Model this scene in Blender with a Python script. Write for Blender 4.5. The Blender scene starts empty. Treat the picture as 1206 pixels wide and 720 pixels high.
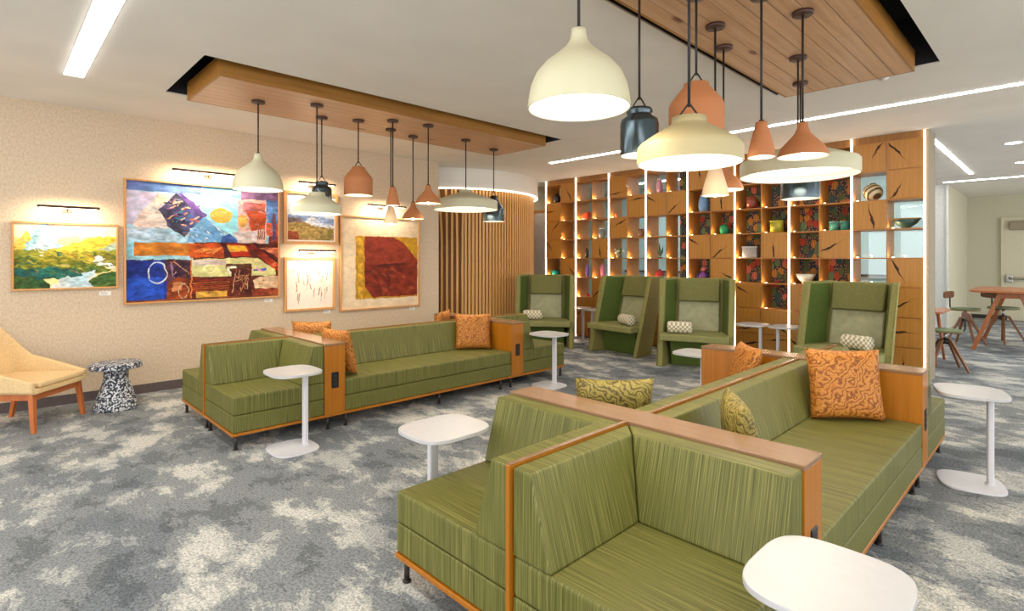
import bpy, bmesh, math, random
import numpy as np
from mathutils import Vector, Matrix
random.seed(7)
S = bpy.context.scene
COL = S.collection
PI = math.pi

# ------------------------------------------------------------------ camera, world, exposure
F_PX, CX, HORIZON, CAM_H, TH = 636.0, 603.0, 305.0, 1.5, math.radians(45.8)
cam = bpy.data.cameras.new('camera')
cam.sensor_width = 36.0
cam.lens = 36.0 * F_PX / 1206.0
cam.shift_y = -(360.0 - HORIZON) / 1206.0
cam.clip_end = 100
cam_o = bpy.data.objects.new('camera', cam)
cam_o.location = (0, 0, CAM_H)
cam_o.rotation_euler = (PI / 2, 0, TH - PI / 2)
COL.objects.link(cam_o)
S.camera = cam_o

world = bpy.data.worlds.new('world')
S.world = world
world.use_nodes = True
bg = world.node_tree.nodes['Background']
bg.inputs[0].default_value = (1.0, 0.985, 0.96, 1)
bg.inputs[1].default_value = 1.75

S.view_settings.view_transform = 'Standard'
S.view_settings.look = 'None'
S.view_settings.gamma = 1.0
S.view_settings.use_curve_mapping = False
S.view_settings.exposure = 0.7

ZC = 3.08        # ceiling
YW = 7.20        # gallery wall
XS = 8.18        # front of the shelving

def pix_dir(x, y):
    fw = Vector((math.cos(TH), math.sin(TH), 0)); rt = Vector((math.sin(TH), -math.cos(TH), 0))
    return fw * F_PX + rt * (x - CX) + Vector((0, 0, HORIZON - y))
def y_on_x(px, X):
    d = pix_dir(px, 0); return d.y * X / d.x

# ------------------------------------------------------------------ materials
def srgb(c):
    out = []
    for v in c[:3]:
        v = v / 255.0
        out.append(v / 12.92 if v <= 0.04045 else ((v + 0.055) / 1.055) ** 2.4)
    return (*out, 1.0)

MATS = {}
class NT:
    def __init__(s, name):
        s.m = bpy.data.materials.new(name); s.m.use_nodes = True
        s.t = s.m.node_tree; s.n = s.t.nodes; s.l = s.t.links
        s.b = s.n['Principled BSDF']; MATS[name] = s.m
    def node(s, typ, **kw):
        n = s.n.new(typ)
        for k, v in kw.items():
            if k.startswith('_'): n.inputs[k[1:]].default_value = v
            else: setattr(n, k, v)
        return n
    def link(s, a, b): s.l.new(a, b)
    def coord(s, out='Object', scale=(1, 1, 1)):
        tc = s.node('ShaderNodeTexCoord'); mp = s.node('ShaderNodeMapping')
        mp.inputs['Scale'].default_value = scale
        s.link(tc.outputs[out], mp.inputs[0]); return mp.outputs[0]
    def noise(s, vec, scale, detail=3, rough=.5, dist=0):
        n = s.node('ShaderNodeTexNoise'); n.inputs['Scale'].default_value = scale
        n.inputs['Detail'].default_value = detail; n.inputs['Roughness'].default_value = rough
        n.inputs['Distortion'].default_value = dist
        s.link(vec, n.inputs['Vector']); return n.outputs[0]
    def ramp(s, fac, stops, interp='LINEAR'):
        r = s.node('ShaderNodeValToRGB'); r.color_ramp.interpolation = interp
        e = r.color_ramp.elements
        while len(e) < len(stops): e.new(0.5)
        for el, (p, c) in zip(e, stops):
            el.position = p; el.color = srgb(c)
        s.link(fac, r.inputs[0]); return r.outputs[0]
    def math(s, op, a, b=None):
        n = s.node('ShaderNodeMath', operation=op)
        for i, v in enumerate((a, b)):
            if v is None: continue
            if isinstance(v, (int, float)): n.inputs[i].default_value = v
            else: s.link(v, n.inputs[i])
        return n.outputs[0]
    def mix(s, fac, a, b, blend='MIX'):
        n = s.node('ShaderNodeMix', data_type='RGBA', blend_type=blend)
        for i, v in ((0, fac), (6, a), (7, b)):
            if isinstance(v, (int, float)): n.inputs[i].default_value = v
            elif isinstance(v, tuple): n.inputs[i].default_value = v
            else: s.link(v, n.inputs[i])
        return n.outputs[2]
    def bump(s, h, strength=.3, dist=.01):
        b = s.node('ShaderNodeBump'); b.inputs['Strength'].default_value = strength
        b.inputs['Distance'].default_value = dist
        s.link(h, b.inputs['Height']); s.link(b.outputs[0], s.b.inputs['Normal'])
    def col(s, out): s.link(out, s.b.inputs['Base Color'])
    def set(s, rough=.5, metal=0, spec=.5):
        s.b.inputs['Roughness'].default_value = rough; s.b.inputs['Metallic'].default_value = metal
        s.b.inputs['Specular IOR Level'].default_value = spec

def plain(name, c, rough=.5, metal=0, var=.04, scale=30, spec=.5):
    t = NT(name); t.set(rough, metal, spec)
    n = t.noise(t.coord(), scale, 3)
    lo = tuple(max(0, v * (1 - var)) for v in c); hi = tuple(min(255, v * (1 + var)) for v in c)
    t.col(t.ramp(n, [(.3, lo), (.7, hi)])); return t.m

def emit(name, c, strength):
    t = NT(name); t.b.inputs['Base Color'].default_value = srgb(c)
    t.b.inputs['Emission Color'].default_value = srgb(c); t.b.inputs['Emission Strength'].default_value = strength
    return t.m

def wood(name, lo, hi, axis='x', rough=.4, freq=40, knots=False):
    t = NT(name); t.set(rough)
    sc = {'x': (1.2, freq, freq), 'y': (freq, 1.2, freq), 'z': (freq, freq, 1.2)}[axis]
    v = t.coord('Object', sc)
    n = t.noise(v, 1.0, 4, .6, .4)
    c = t.ramp(n, [(.25, lo), (.75, hi)])
    if knots:
        vor = t.node('ShaderNodeTexVoronoi', feature='F1'); vor.inputs['Scale'].default_value = 1.0
        t.link(t.coord('Object', (1.1, 3.1, 3.1)), vor.inputs['Vector'])
        k = t.ramp(vor.outputs[0], [(.0, (120, 70, 35)), (.045, (150, 95, 55)), (.09, (255, 255, 255))])
        c = t.mix(1.0, c, k, 'MULTIPLY')
    t.col(c); t.bump(n, .05, .004); return t.m

def fabric(name, lo, mid, hi, rough=.5, freq=210):
    """vinyl upholstery with irregular streaks running up the fronts and backs and across the seats"""
    t = NT(name); t.set(rough, 0, .4)
    tc = t.node('ShaderNodeTexCoord'); sx = t.node('ShaderNodeSeparateXYZ'); sn = t.node('ShaderNodeSeparateXYZ')
    t.link(tc.outputs['Object'], sx.inputs[0]); t.link(tc.outputs['Normal'], sn.inputs[0])
    side = t.math('GREATER_THAN', t.math('ABSOLUTE', sn.outputs[0]), .6)
    inv = t.math('SUBTRACT', 1.0, side)
    u = t.math('ADD', t.math('MULTIPLY', sx.outputs[0], inv), t.math('MULTIPLY', sx.outputs[1], side))
    other = t.math('ADD', t.math('MULTIPLY', sx.outputs[1], inv), sx.outputs[2])
    cb = t.node('ShaderNodeCombineXYZ')
    t.link(t.math('MULTIPLY', u, freq), cb.inputs[0]); t.link(t.math('MULTIPLY', other, 1.9), cb.inputs[1])
    t.link(side, cb.inputs[2])
    n = t.noise(cb.outputs[0], 1.0, 4, .62, 0)
    t.col(t.ramp(n, [(.28, lo), (.5, mid), (.72, hi)])); t.bump(n, .12, .003); return t.m

def swirl(name, dark, mid, light, scale=12):
    t = NT(name); t.set(.6)
    v = t.coord('Object')
    w = t.node('ShaderNodeTexWave', wave_type='BANDS', bands_direction='DIAGONAL')
    w.inputs['Scale'].default_value = scale; w.inputs['Distortion'].default_value = 17
    w.inputs['Detail'].default_value = 2.6; w.inputs['Detail Scale'].default_value = 1.3
    t.link(v, w.inputs['Vector'])
    t.col(t.ramp(w.outputs[1], [(.0, dark), (.28, mid), (.62, mid), (.85, light), (1.0, mid)]))
    t.bump(w.outputs[1], .25, .006); return t.m

# carpet
t = NT('carpet'); t.set(.95, 0, .1)
v = t.coord('Object', (1.0, .7, 1))
cb = t.node('ShaderNodeVectorMath', operation='MULTIPLY_ADD')
tn = t.node('ShaderNodeTexNoise'); tn.inputs['Scale'].default_value = 13; tn.inputs['Detail'].default_value = 5; tn.inputs['Roughness'].default_value = .7
t.link(t.coord('Object', (1.0, .45, 1)), tn.inputs['Vector']); t.link(tn.outputs[1], cb.inputs[0])
cb.inputs[1].default_value = (.22, .22, .22); t.link(v, cb.inputs[2])
blotch = t.noise(cb.outputs[0], 3.4, 4, .62)
blotch2 = t.noise(cb.outputs[0], 1.15, 2, .5)
fine = t.noise(t.coord('Object'), 75, 3, .85)
c1 = t.ramp(blotch, [(.40, (126, 131, 136)), (.412, (150, 155, 159)), (.53, (154, 159, 163)), (.536, (190, 192, 191)), (.585, (194, 196, 194)), (.591, (222, 221, 216))])
c2 = t.ramp(blotch2, [(.455, (228, 231, 234)), (.461, (255, 255, 253))])
c = t.mix(1.0, c1, c2, 'MULTIPLY')
fr = t.ramp(fine, [(.38, (70, 72, 76)), (.60, (255, 255, 255))])
t.col(t.mix(.6, c, fr, 'MULTIPLY')); t.bump(fine, .5, .01)
M_CARPET = t.m
# gallery wallpaper
t = NT('wallpaper_plaster'); t.set(.9, 0, .15)
n = t.noise(t.coord('Object', (60, 60, 38)), 1, 3, .7)
t.col(t.ramp(n, [(.3, (194, 173, 147)), (.55, (212, 193, 168)), (.75, (222, 206, 183))])); t.bump(n, .25, .01)
M_WALL = t.m
M_CEIL = plain('ceiling_paint', (230, 226, 218), .9, var=.015, scale=2)
M_GREYWALL = plain('grey_green_paint', (196, 192, 170), .9, var=.05, scale=60)
M_WHITE = plain('white_paint', (232, 232, 228), .7, var=.02)
M_BASE = plain('brown_vinyl_base', (92, 80, 80), .5)
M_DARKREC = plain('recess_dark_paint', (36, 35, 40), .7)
M_SLAB = wood('canopy_board', (176, 132, 94), (210, 168, 128), 'x', .38, 26, True)
M_SLABSIDE = wood('canopy_edge', (140, 92, 30), (176, 122, 50), 'x', .45, 30)
M_OAK = wood('sofa_orange_veneer', (156, 92, 12), (178, 112, 22), 'z', .32, 45)
M_OAKTOP = wood('sofa_top_veneer_sheen', (126, 96, 70), (146, 114, 86), 'y', .24, 45)  # brown top veneer, greyed: ceiling sheen is put into the colour
M_SHELF = wood('shelf_oak', (158, 102, 40), (190, 130, 62), 'y', .4, 30)
M_PANEL = wood('shelf_panel_oak', (168, 110, 40), (194, 136, 58), 'z', .42, 34)
M_SLAT = wood('slat_oak', (196, 140, 72), (226, 176, 106), 'z', .4, 60)
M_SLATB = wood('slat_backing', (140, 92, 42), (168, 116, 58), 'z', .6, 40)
M_FRAME = wood('frame_oak', (184, 128, 70), (214, 162, 100), 'z', .4, 40)
M_CHAIRLEG = wood('orange_chair_leg', (172, 92, 40), (196, 112, 54), 'z', .4, 40)
M_STOOLWOOD = wood('stool_walnut', (108, 66, 36), (140, 88, 50), 'z', .4, 40)
M_TABLEWOOD = wood('high_table_wood', (150, 84, 40), (182, 108, 58), 'x', .3, 40)
M_FAB = fabric('green_streaked_vinyl', (56, 56, 20), (98, 98, 42), (140, 136, 76))
M_CHAIRFAB = plain('moss_velvet', (132, 128, 70), .7, var=.07, scale=60)
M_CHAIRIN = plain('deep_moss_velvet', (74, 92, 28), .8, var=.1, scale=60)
M_CHAIRCUSH = plain('sage_leather', (158, 157, 120), .5, var=.05, scale=12)
M_HEAD = plain('olive_velvet_headrest', (110, 108, 54), .7, var=.08, scale=50)
M_CHAIRSEAT = plain('seat_moss_velvet', (134, 134, 80), .65, var=.06, scale=40)
M_PIP = plain('piping_tan_green', (150, 146, 84), .6)
M_BLACK = plain('black_metal', (26, 25, 25), .45)
M_LEG = plain('dark_bronze_leg', (48, 40, 36), .4)
M_TABLE = plain('white_laminate', (190, 190, 193), .3, var=.01)
M_TPOST = plain('white_powder_coat', (212, 212, 218), .35, var=.01)
M_YEL = plain('pale_yellow_felt', (224, 194, 144), .9, var=.05, scale=80)
M_STOOLSEAT = plain('stool_green_seat', (112, 128, 88), .6)
M_ORANGE = swirl('orange_swirl_velvet', (120, 66, 12), (178, 104, 22), (202, 150, 76))
M_OLIVE = swirl('olive_swirl_velvet', (70, 58, 18), (120, 106, 38), (160, 146, 76))
t = NT('bolster_check'); t.set(.8)
ck = t.node('ShaderNodeTexChecker'); ck.inputs['Scale'].default_value = 34
ck.inputs[1].default_value = srgb((232, 226, 206)); ck.inputs[2].default_value = srgb((170, 158, 122))
t.link(t.coord(), ck.inputs[0]); t.col(ck.outputs[0]); M_BOLSTER = t.m
t = NT('terrazzo'); t.set(.5)
vo = t.node('ShaderNodeTexVoronoi', feature='F1'); vo.inputs['Scale'].default_value = 75
t.link(t.coord(), vo.inputs['Vector'])
sp = t.node('ShaderNodeSeparateColor'); t.link(vo.outputs[1], sp.inputs[0])
t.col(t.ramp(sp.outputs[0], [(0, (36, 42, 58)), (.42, (52, 58, 74)), (.45, (205, 208, 212)), (.8, (228, 228, 230)), (.82, (110, 116, 128))], 'CONSTANT'))
M_TERR = t.m
t = NT('botanical_print'); t.set(.7)
sw = t.node('ShaderNodeSeparateXYZ'); cw = t.node('ShaderNodeCombineXYZ')
t.link(t.coord('Object', (1, 1, .7)), sw.inputs[0]); t.link(sw.outputs[1], cw.inputs[0]); t.link(sw.outputs[2], cw.inputs[1]); vv = cw.outputs[0]
vo = t.node('ShaderNodeTexVoronoi', feature='F1', voronoi_dimensions='2D'); vo.inputs['Scale'].default_value = 11; vo.inputs['Randomness'].default_value = .9
t.link(vv, vo.inputs['Vector'])
sp = t.node('ShaderNodeSeparateColor'); t.link(vo.outputs[1], sp.inputs[0])
leaf = t.ramp(sp.outputs[0], [(0, (206, 138, 52)), (.2, (92, 104, 58)), (.42, (226, 120, 92)), (.55, (58, 84, 84)), (.7, (116, 140, 96)), (.84, (190, 70, 40))], 'CONSTANT')
edge = t.math('LESS_THAN', vo.outputs[0], .46)
w = t.node('ShaderNodeTexWave'); w.inputs['Scale'].default_value = 9; w.inputs['Distortion'].default_value = 3
t.link(vv, w.inputs['Vector'])
leaf = t.mix(.25, leaf, t.ramp(w.outputs[1], [(.3, (60, 60, 50)), (.6, (255, 255, 255))]), 'MULTIPLY')
vo2 = t.node('ShaderNodeTexVoronoi', feature='F1', voronoi_dimensions='2D'); vo2.inputs['Scale'].default_value = 34
t.link(vv, vo2.inputs['Vector'])
dots = t.math('LESS_THAN', vo2.outputs[0], .22)
base = t.mix(dots, srgb((58, 56, 54)), srgb((206, 140, 108)))
t.col(t.mix(edge, base, leaf)); M_BOT = t.m
M_ENDP = plain('end_panel_taupe', (150, 138, 116), .6)
M_BLUEWALL = plain('pale_blue_wall', (218, 230, 230), .8, var=.05, scale=70)
t = NT('clear_glass'); t.n.remove(t.b)
tr = t.node('ShaderNodeBsdfTransparent'); tr.inputs[0].default_value = (.86, .95, .95, 1)
gl = t.node('ShaderNodeBsdfGlossy'); gl.inputs['Roughness'].default_value = .05
mx = t.node('ShaderNodeMixShader'); mx.inputs[0].default_value = .09
t.link(tr.outputs[0], mx.inputs[1]); t.link(gl.outputs[0], mx.inputs[2])
t.link(mx.outputs[0], t.n['Material Output'].inputs[0]); M_GLASS = t.m
M_PUCK = emit('puck_light', (255, 226, 180), 5.0)
M_LED = emit('led_diffuser', (255, 252, 246), 15.0)
M_RING = emit('led_ring', (255, 246, 226), 2.2)
M_LEDOFF = emit('led_office_added', (245, 252, 255), 22.0)
M_LEDV = emit('led_vertical', (255, 247, 232), 4.0)
M_BULB = emit('lamp_diffuser', (255, 240, 212), 2.4)
M_SMALLBULB = emit('small_bulb', (255, 232, 196), 30.0)
M_PICLED = emit('picture_light_led', (255, 226, 186), 9.0)
M_DOWN = emit('downlight_lens', (255, 250, 240), 9.0)
M_CREAM = plain('cream_ceramic', (204, 200, 170), .45, var=.0)
M_MUSTARD = plain('pale_mustard_ceramic', (184, 170, 128), .5, var=.0)
M_TERRA = plain('terracotta_ceramic', (188, 122, 76), .7, var=.0)
M_PALECONE = plain('pale_clay_ceramic', (226, 196, 160), .7, var=.0)
M_STEEL = plain('blue_steel', (84, 98, 106), .22, .85, var=.0)
M_INNER = plain('white_enamel_inside', (246, 240, 226), .5, var=.01)
M_CORD = plain('black_cord', (40, 34, 32), .6)
M_CANOPY = plain('lamp_canopy_cap', (70, 44, 36), .4)
M_CRACK = plain('dark_crack', (58, 30, 10), .8)
M_CARD = plain('white_card', (240, 238, 232), .6)
M_BRONZE = plain('bronze_bar', (74, 52, 40), .35, .4)
M_OUTLET = plain('outlet_black', (24, 24, 26), .3)
M_DOORP = plain('door_paint', (206, 200, 176), .5, var=.02)
M_CHROME = plain('brushed_steel', (190, 190, 188), .25, .9, var=.02)

# ------------------------------------------------------------------ mesh helpers
def bm_new(): return bmesh.new()
def box(bm, x0, x1, y0, y1, z0, z1, bev=0, seg=2):
    r = bmesh.ops.create_cube(bm, size=1)
    vs = r['verts']
    for v in vs:
        v.co = Vector((x0 + (v.co.x + .5) * (x1 - x0), y0 + (v.co.y + .5) * (y1 - y0), z0 + (v.co.z + .5) * (z1 - z0)))
    if bev:
        es = list({e for v in vs for e in v.link_edges})
        bmesh.ops.bevel(bm, geom=es, offset=bev, segments=seg, affect='EDGES', profile=.6)
    return bm
def prism(bm, pts, axis, a, b, bev=0, seg=2):
    """extrude polygon pts (2-tuples) along axis from a to b"""
    def P(p, t):
        return {'x': (t, p[0], p[1]), 'y': (p[0], t, p[1]), 'z': (p[0], p[1], t)}[axis]
    A = [bm.verts.new(P(p, a)) for p in pts]; B = [bm.verts.new(P(p, b)) for p in pts]
    fs = [bm.faces.new(A), bm.faces.new(B[::-1])]
    n = len(pts)
    for i in range(n): fs.append(bm.faces.new((A[i], B[i], B[(i + 1) % n], A[(i + 1) % n])))
    bmesh.ops.recalc_face_normals(bm, faces=fs)
    if bev:
        es = list({e for f in fs for e in f.edges})
        bmesh.ops.bevel(bm, geom=es, offset=bev, segments=seg, affect='EDGES', profile=.6)
    return bm
def hexa(bm, c8, bev=0, seg=2):
    """box from 8 corners: bottom 4 (ccw) then top 4"""
    v = [bm.verts.new(p) for p in c8]
    fs = [bm.faces.new([v[i] for i in q]) for q in ((3, 2, 1, 0), (4, 5, 6, 7), (0, 1, 5, 4), (1, 2, 6, 5), (2, 3, 7, 6), (3, 0, 4, 7))]
    bmesh.ops.recalc_face_normals(bm, faces=fs)
    if bev:
        bmesh.ops.bevel(bm, geom=list({e for f in fs for e in f.edges}), offset=bev, segments=seg, affect='EDGES', profile=.6)
    return bm
def lathe(bm, prof, n=32, loc=(0, 0, 0), sm=True):
    rings = []
    for r, z in prof:
        if r < 1e-5: rings.append([bm.verts.new((loc[0], loc[1], loc[2] + z))])
        else: rings.append([bm.verts.new((loc[0] + r * math.cos(2 * PI * i / n), loc[1] + r * math.sin(2 * PI * i / n), loc[2] + z)) for i in range(n)])
    for a, b in zip(rings, rings[1:]):
        for i in range(n):
            j = (i + 1) % n
            if len(a) == 1 and len(b) == 1: break
            if len(a) == 1: f = bm.faces.new((a[0], b[i], b[j]))
            elif len(b) == 1: f = bm.faces.new((a[i], b[0], a[j]))
            else: f = bm.faces.new((a[i], b[i], b[j], a[j]))
            f.smooth = sm
    bmesh.ops.recalc_face_normals(bm, faces=bm.faces[:])
    return bm
def tube(bm, pts, r, n=8, r2=None):
    pts = [Vector(p) for p in pts]; rings = []
    m = len(pts)
    for i, p in enumerate(pts):
        d = (pts[min(i + 1, m - 1)] - pts[max(i - 1, 0)]).normalized()
        u = d.cross(Vector((0, 0, 1)) if abs(d.z) < .9 else Vector((1, 0, 0))).normalized(); w = d.cross(u)
        rr = r if r2 is None else r + (r2 - r) * i / max(1, m - 1)
        rings.append([bm.verts.new(p + (u * math.cos(2 * PI * k / n) + w * math.sin(2 * PI * k / n)) * rr) for k in range(n)])
    for a, b in zip(rings, rings[1:]):
        for k in range(n):
            f = bm.faces.new((a[k], a[(k + 1) % n], b[(k + 1) % n], b[k])); f.smooth = True
    bm.faces.new(rings[0][::-1]); bm.faces.new(rings[-1])
    bmesh.ops.recalc_face_normals(bm, faces=bm.faces[:])
    return bm
def squircle(hx, hy, n=48, p=3.4):
    out = []
    for i in range(n):
        a = 2 * PI * i / n; c, s = math.cos(a), math.sin(a)
        out.append((hx * math.copysign(abs(c) ** (2 / p), c), hy * math.copysign(abs(s) ** (2 / p), s)))
    return out
def link(name, me, mat, parent=None):
    o = bpy.data.objects.new(name, me); COL.objects.link(o)
    if mat is not None and not me.materials: me.materials.append(mat)
    if parent: o.parent = parent
    return o
def obj(name, bm, mat, parent=None, smooth=False):
    me = bpy.data.meshes.new(name); bm.to_mesh(me); bm.free()
    if smooth: me.polygons.foreach_set('use_smooth', [True] * len(me.polygons))
    return link(name, me, mat, parent)
def B(name, mat, parent, x0, x1, y0, y1, z0, z1, bev=0, seg=2):
    return obj(name, box(bm_new(), x0, x1, y0, y1, z0, z1, bev, seg), mat, parent)
def tag(o, label, cat, group=None):
    o['label'] = label; o['category'] = cat
    if group: o['group'] = group
    return o
def thing(name, label, cat, loc=(0, 0, 0), rz=0, group=None):
    o = bpy.data.objects.new(name, None); COL.objects.link(o); o.empty_display_size = .1
    o.location = loc; o.rotation_euler = (0, 0, rz)
    return tag(o, label, cat, group)
def struct(o): o['kind'] = 'structure'; return o
def dup(root, loc, rz, label=None, group=None):
    r = root.copy(); COL.objects.link(r); r.location = loc; r.rotation_euler = (0, 0, rz)
    if label: r['label'] = label
    if group: r['group'] = group
    for ch in list(root.children):
        c = ch.copy(); COL.objects.link(c); c.parent = r
        for g in list(ch.children):
            d = g.copy(); COL.objects.link(d); d.parent = c
    return r
def light(name, typ, energy, color, parent=None, loc=(0, 0, 0), rot=(0, 0, 0), **kw):
    d = bpy.data.lights.new(name, typ); d.energy = energy; d.color = color
    for k, v in kw.items(): setattr(d, k, v)
    o = bpy.data.objects.new(name, d); COL.objects.link(o); o.location = loc; o.rotation_euler = rot
    if parent: o.parent = parent
    return o

# ------------------------------------------------------------------ room shell
X_MIN, X_MAX, Y_MIN, Y_MAX = -4.0, 18.2, -4.5, 11.2
struct(B('floor', M_CARPET, None, X_MIN, X_MAX, Y_MIN, Y_MAX, -.1, 0))
# ceiling as one mesh with two rectangular openings
OP = [(1.21, 5.49, 4.66, 5.96), (1.21, 5.49, .71, 1.97)]
bm = bm_new()
xs = [X_MIN, 1.21, 5.49, X_MAX]; ys = [Y_MIN, .71, 1.97, 4.66, 5.96, Y_MAX]
for i in range(3):
    for j in range(5):
        if i == 1 and j in (1, 3): continue
        box(bm, xs[i], xs[i + 1], ys[j], ys[j + 1], ZC, ZC + .012)
ceiling = struct(obj('ceiling', bm, M_CEIL))
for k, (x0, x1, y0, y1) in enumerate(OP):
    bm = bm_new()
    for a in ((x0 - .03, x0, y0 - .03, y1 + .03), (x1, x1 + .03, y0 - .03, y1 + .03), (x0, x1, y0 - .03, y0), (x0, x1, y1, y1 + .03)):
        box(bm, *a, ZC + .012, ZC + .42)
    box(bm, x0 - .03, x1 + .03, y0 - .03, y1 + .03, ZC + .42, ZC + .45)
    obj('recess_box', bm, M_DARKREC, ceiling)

struct(B('wall_left', M_WALL, None, X_MIN, 5.32, YW, YW + .16, 0, ZC))
struct(B('baseboard_left', M_BASE, None, X_MIN, 5.32, YW - .012, YW, 0, .1, .003))
struct(B('wall_rear', M_WHITE, None, X_MIN, X_MAX, 11.05, 11.2, 0, ZC))
# wall behind the slatted drum, with a white door panel
wb = struct(B('wall_back', M_GREYWALL, None, 8.70, 8.82, 7.46, 11.05, 0, ZC))
d1 = struct(B('door_1', M_WHITE, None, 8.66, 8.70, 7.46, 8.6, 0, 2.5, .004))
B('door_trim', M_FRAME, d1, 8.65, 8.70, 7.46, 8.7, 2.5, 2.56)
# room behind the shelving
wo = struct(B('wall_office', M_BLUEWALL, None, 11.0, 11.1, 1.62, 11.05, 0, ZC))
B('chair_rail', M_LEG, wo, 10.96, 11.0, 1.62, 7.4, 1.19, 1.23)
for k in range(4):
    B('window_mullion', M_WHITE, wo, 10.97, 11.0, 3.2 + k * 1.2, 3.26 + k * 1.2, 1.23, 2.7)
# far right zone
wr = struct(B('wall_far', M_GREYWALL, None, 18.0, 18.2, Y_MIN, 1.78, 0, ZC))
struct(B('wall_side', M_GREYWALL, None, 14.75, 18.0, 1.78, 1.9, 0, ZC))
struct(B('wall_column', M_WHITE, None, 14.68, 14.75, 1.79, 2.6, 0, ZC))
struct(B('trim_1', M_WHITE, None, 14.64, 14.68, 1.765, 1.80, 0, ZC))
struct(B('baseboard_far', M_LEG, None, 17.985, 18.0, Y_MIN, 1.78, 0, .1))
d2 = struct(B('door_2', M_DOORP, None, 17.94, 18.0, .1, 1.08, 0, 2.45, .004))
for (a, b, c, d) in ((1.08, 1.14, 0, 2.51), (.04, .1, 0, 2.51), (.1, 1.08, 2.45, 2.51)):
    B('door_frame', M_DOORP, d2, 17.92, 18.0, a, b, c, d)
B('door_closer', M_ENDP, d2, 17.86, 17.94, .3, 1.0, 2.2, 2.42, .03)
pb = obj('push_bar', tube(bm_new(), [(17.86, .2, 1.02), (17.86, 1.0, 1.02)], .035, 10), M_CHROME, d2)
for y in (.22, .98): B('bar_mount', M_CHROME, pb, 17.84, 17.94, y - .06, y + .06, .93, 1.11, .01)

# ------------------------------------------------------------------ ceiling light lines and downlights
def led_line(x0, x1, y0, y1, label, mat=None):
    r = thing('linear_ceiling_light', label, 'ceiling light', ((x0 + x1) / 2, (y0 + y1) / 2, ZC), 0, 'linear LED ceiling lights')
    hx, hy = (x1 - x0) / 2, (y1 - y0) / 2
    B('housing', M_WHITE, r, -hx - .006, hx + .006, -hy - .006, hy + .006, -.004, 0)
    B('diffuser', mat or M_LED, r, -hx, hx, -hy, hy, -.008, -.004)
led_line(.47, .60, 1.6, 5.95, 'short bright LED line in ceiling ending near the gallery wall')
led_line(6.62, 6.69, -3.2, 5.93, 'long LED line in ceiling running parallel to the lit shelving')
led_line(8.85, 13.1, 1.21, 1.27, 'LED line in ceiling running away past the shelving end')
led_line(14.12, 14.20, -3.2, 1.78, 'far LED line in ceiling crossing before the exit door')
led_line(.47, .60, -3.2, .5, 'added unseen LED line in ceiling beyond the green sofa near the high ceiling opening')  # out of view, added to brighten the room
led_line(9.75, 9.87, 2.0, 7.0, 'added LED line in ceiling behind the lit shelving', M_LEDOFF)  # added to light the office wall seen through the shelves
led_line(10.6, 14.5, -2.02, -1.95, 'added unseen LED line in ceiling over the far end of the wooden high table')  # another unseen line, added as fill for the far zone
led_line(-2.6, -2.5, -3.2, 5.95, 'added unseen LED line in ceiling at the open end of the lounge')  # added behind the camera for overall brightness
for (x, y, lb) in ((10.0, .51, 'round downlight in ceiling closer to the shelving'), (12.1, .51, 'round downlight in ceiling above the high table'), (8.25, 8.35, 'added unseen downlight in ceiling between slatted drum and white door')):  # the last one is added out of view to brighten the white door
    r = thing('downlight', lb, 'downlight', (x, y, ZC), 0, 'round recessed downlights')
    obj('ring', lathe(bm_new(), [(.115, 0), (.115, -.006), (.09, -.008), (.09, 0)], 32), M_WHITE, r)
    obj('lens', lathe(bm_new(), [(.09, -.004), (0, -.004)], 32), M_DOWN, r)
    light('downlight_lamp', 'SPOT', 45 if y > 5 else 18, (1.0, .95, .86), r, (0, 0, -.012), (0, 0, 0), spot_size=math.radians(120), spot_blend=.7, shadow_soft_size=.06)

# ------------------------------------------------------------------ wooden ceiling canopies
def canopy(yc, label):
    r = thing('ceiling_canopy', label, 'ceiling canopy', (1.36, yc, 3.0), 0, 'suspended wooden ceiling canopies')
    L, W = 3.96, .98
    n = 8; bw = W / n
    for i in range(n):
        y0 = -W / 2 + .014 + i * (W - .028) / n; y1 = -W / 2 + .014 + (i + 1) * (W - .028) / n
        x = .014; k = 0
        cuts = sorted([1.1 + .9 * ((i * 37) % 10) / 10, 2.5 + .9 * ((i * 53) % 10) / 10])
        for c in cuts + [L - .014]:
            o = B('board', M_SLAB, r, x + .001, c - .001, y0 + .0022, y1 - .0022, 0, .02, .002, 1)
            x = c
    for (a, b, c, d) in ((0, L, -W / 2, -W / 2 + .014), (0, L, W / 2 - .014, W / 2), (0, .014, -W / 2 + .014, W / 2 - .014), (L - .014, L, -W / 2 + .014, W / 2 - .014)):
        B('side_board', M_SLABSIDE, r, a, b, c, d, 0, .17)
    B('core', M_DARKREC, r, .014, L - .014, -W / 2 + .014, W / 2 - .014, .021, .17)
    for x in (.5, 3.4):
        B('hanger', M_BLACK, r, x - .02, x + .02, -.02, .02, .17, .5)
canopy(5.32, 'long wooden plank ceiling canopy above the sofa beside the paintings')
canopy(1.34, 'long wooden plank ceiling canopy above the sofa with olive cushions')
r = thing('sprinkler', 'small white sprinkler cap on ceiling beside the wooden canopy', 'sprinkler', (5.62, 1.12, ZC))
obj('cover', lathe(bm_new(), [(0, 0), (.04, 0), (.04, -.008), (.02, -.012), (.02, -.02), (0, -.02)], 20), M_CEIL, r)

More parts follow.
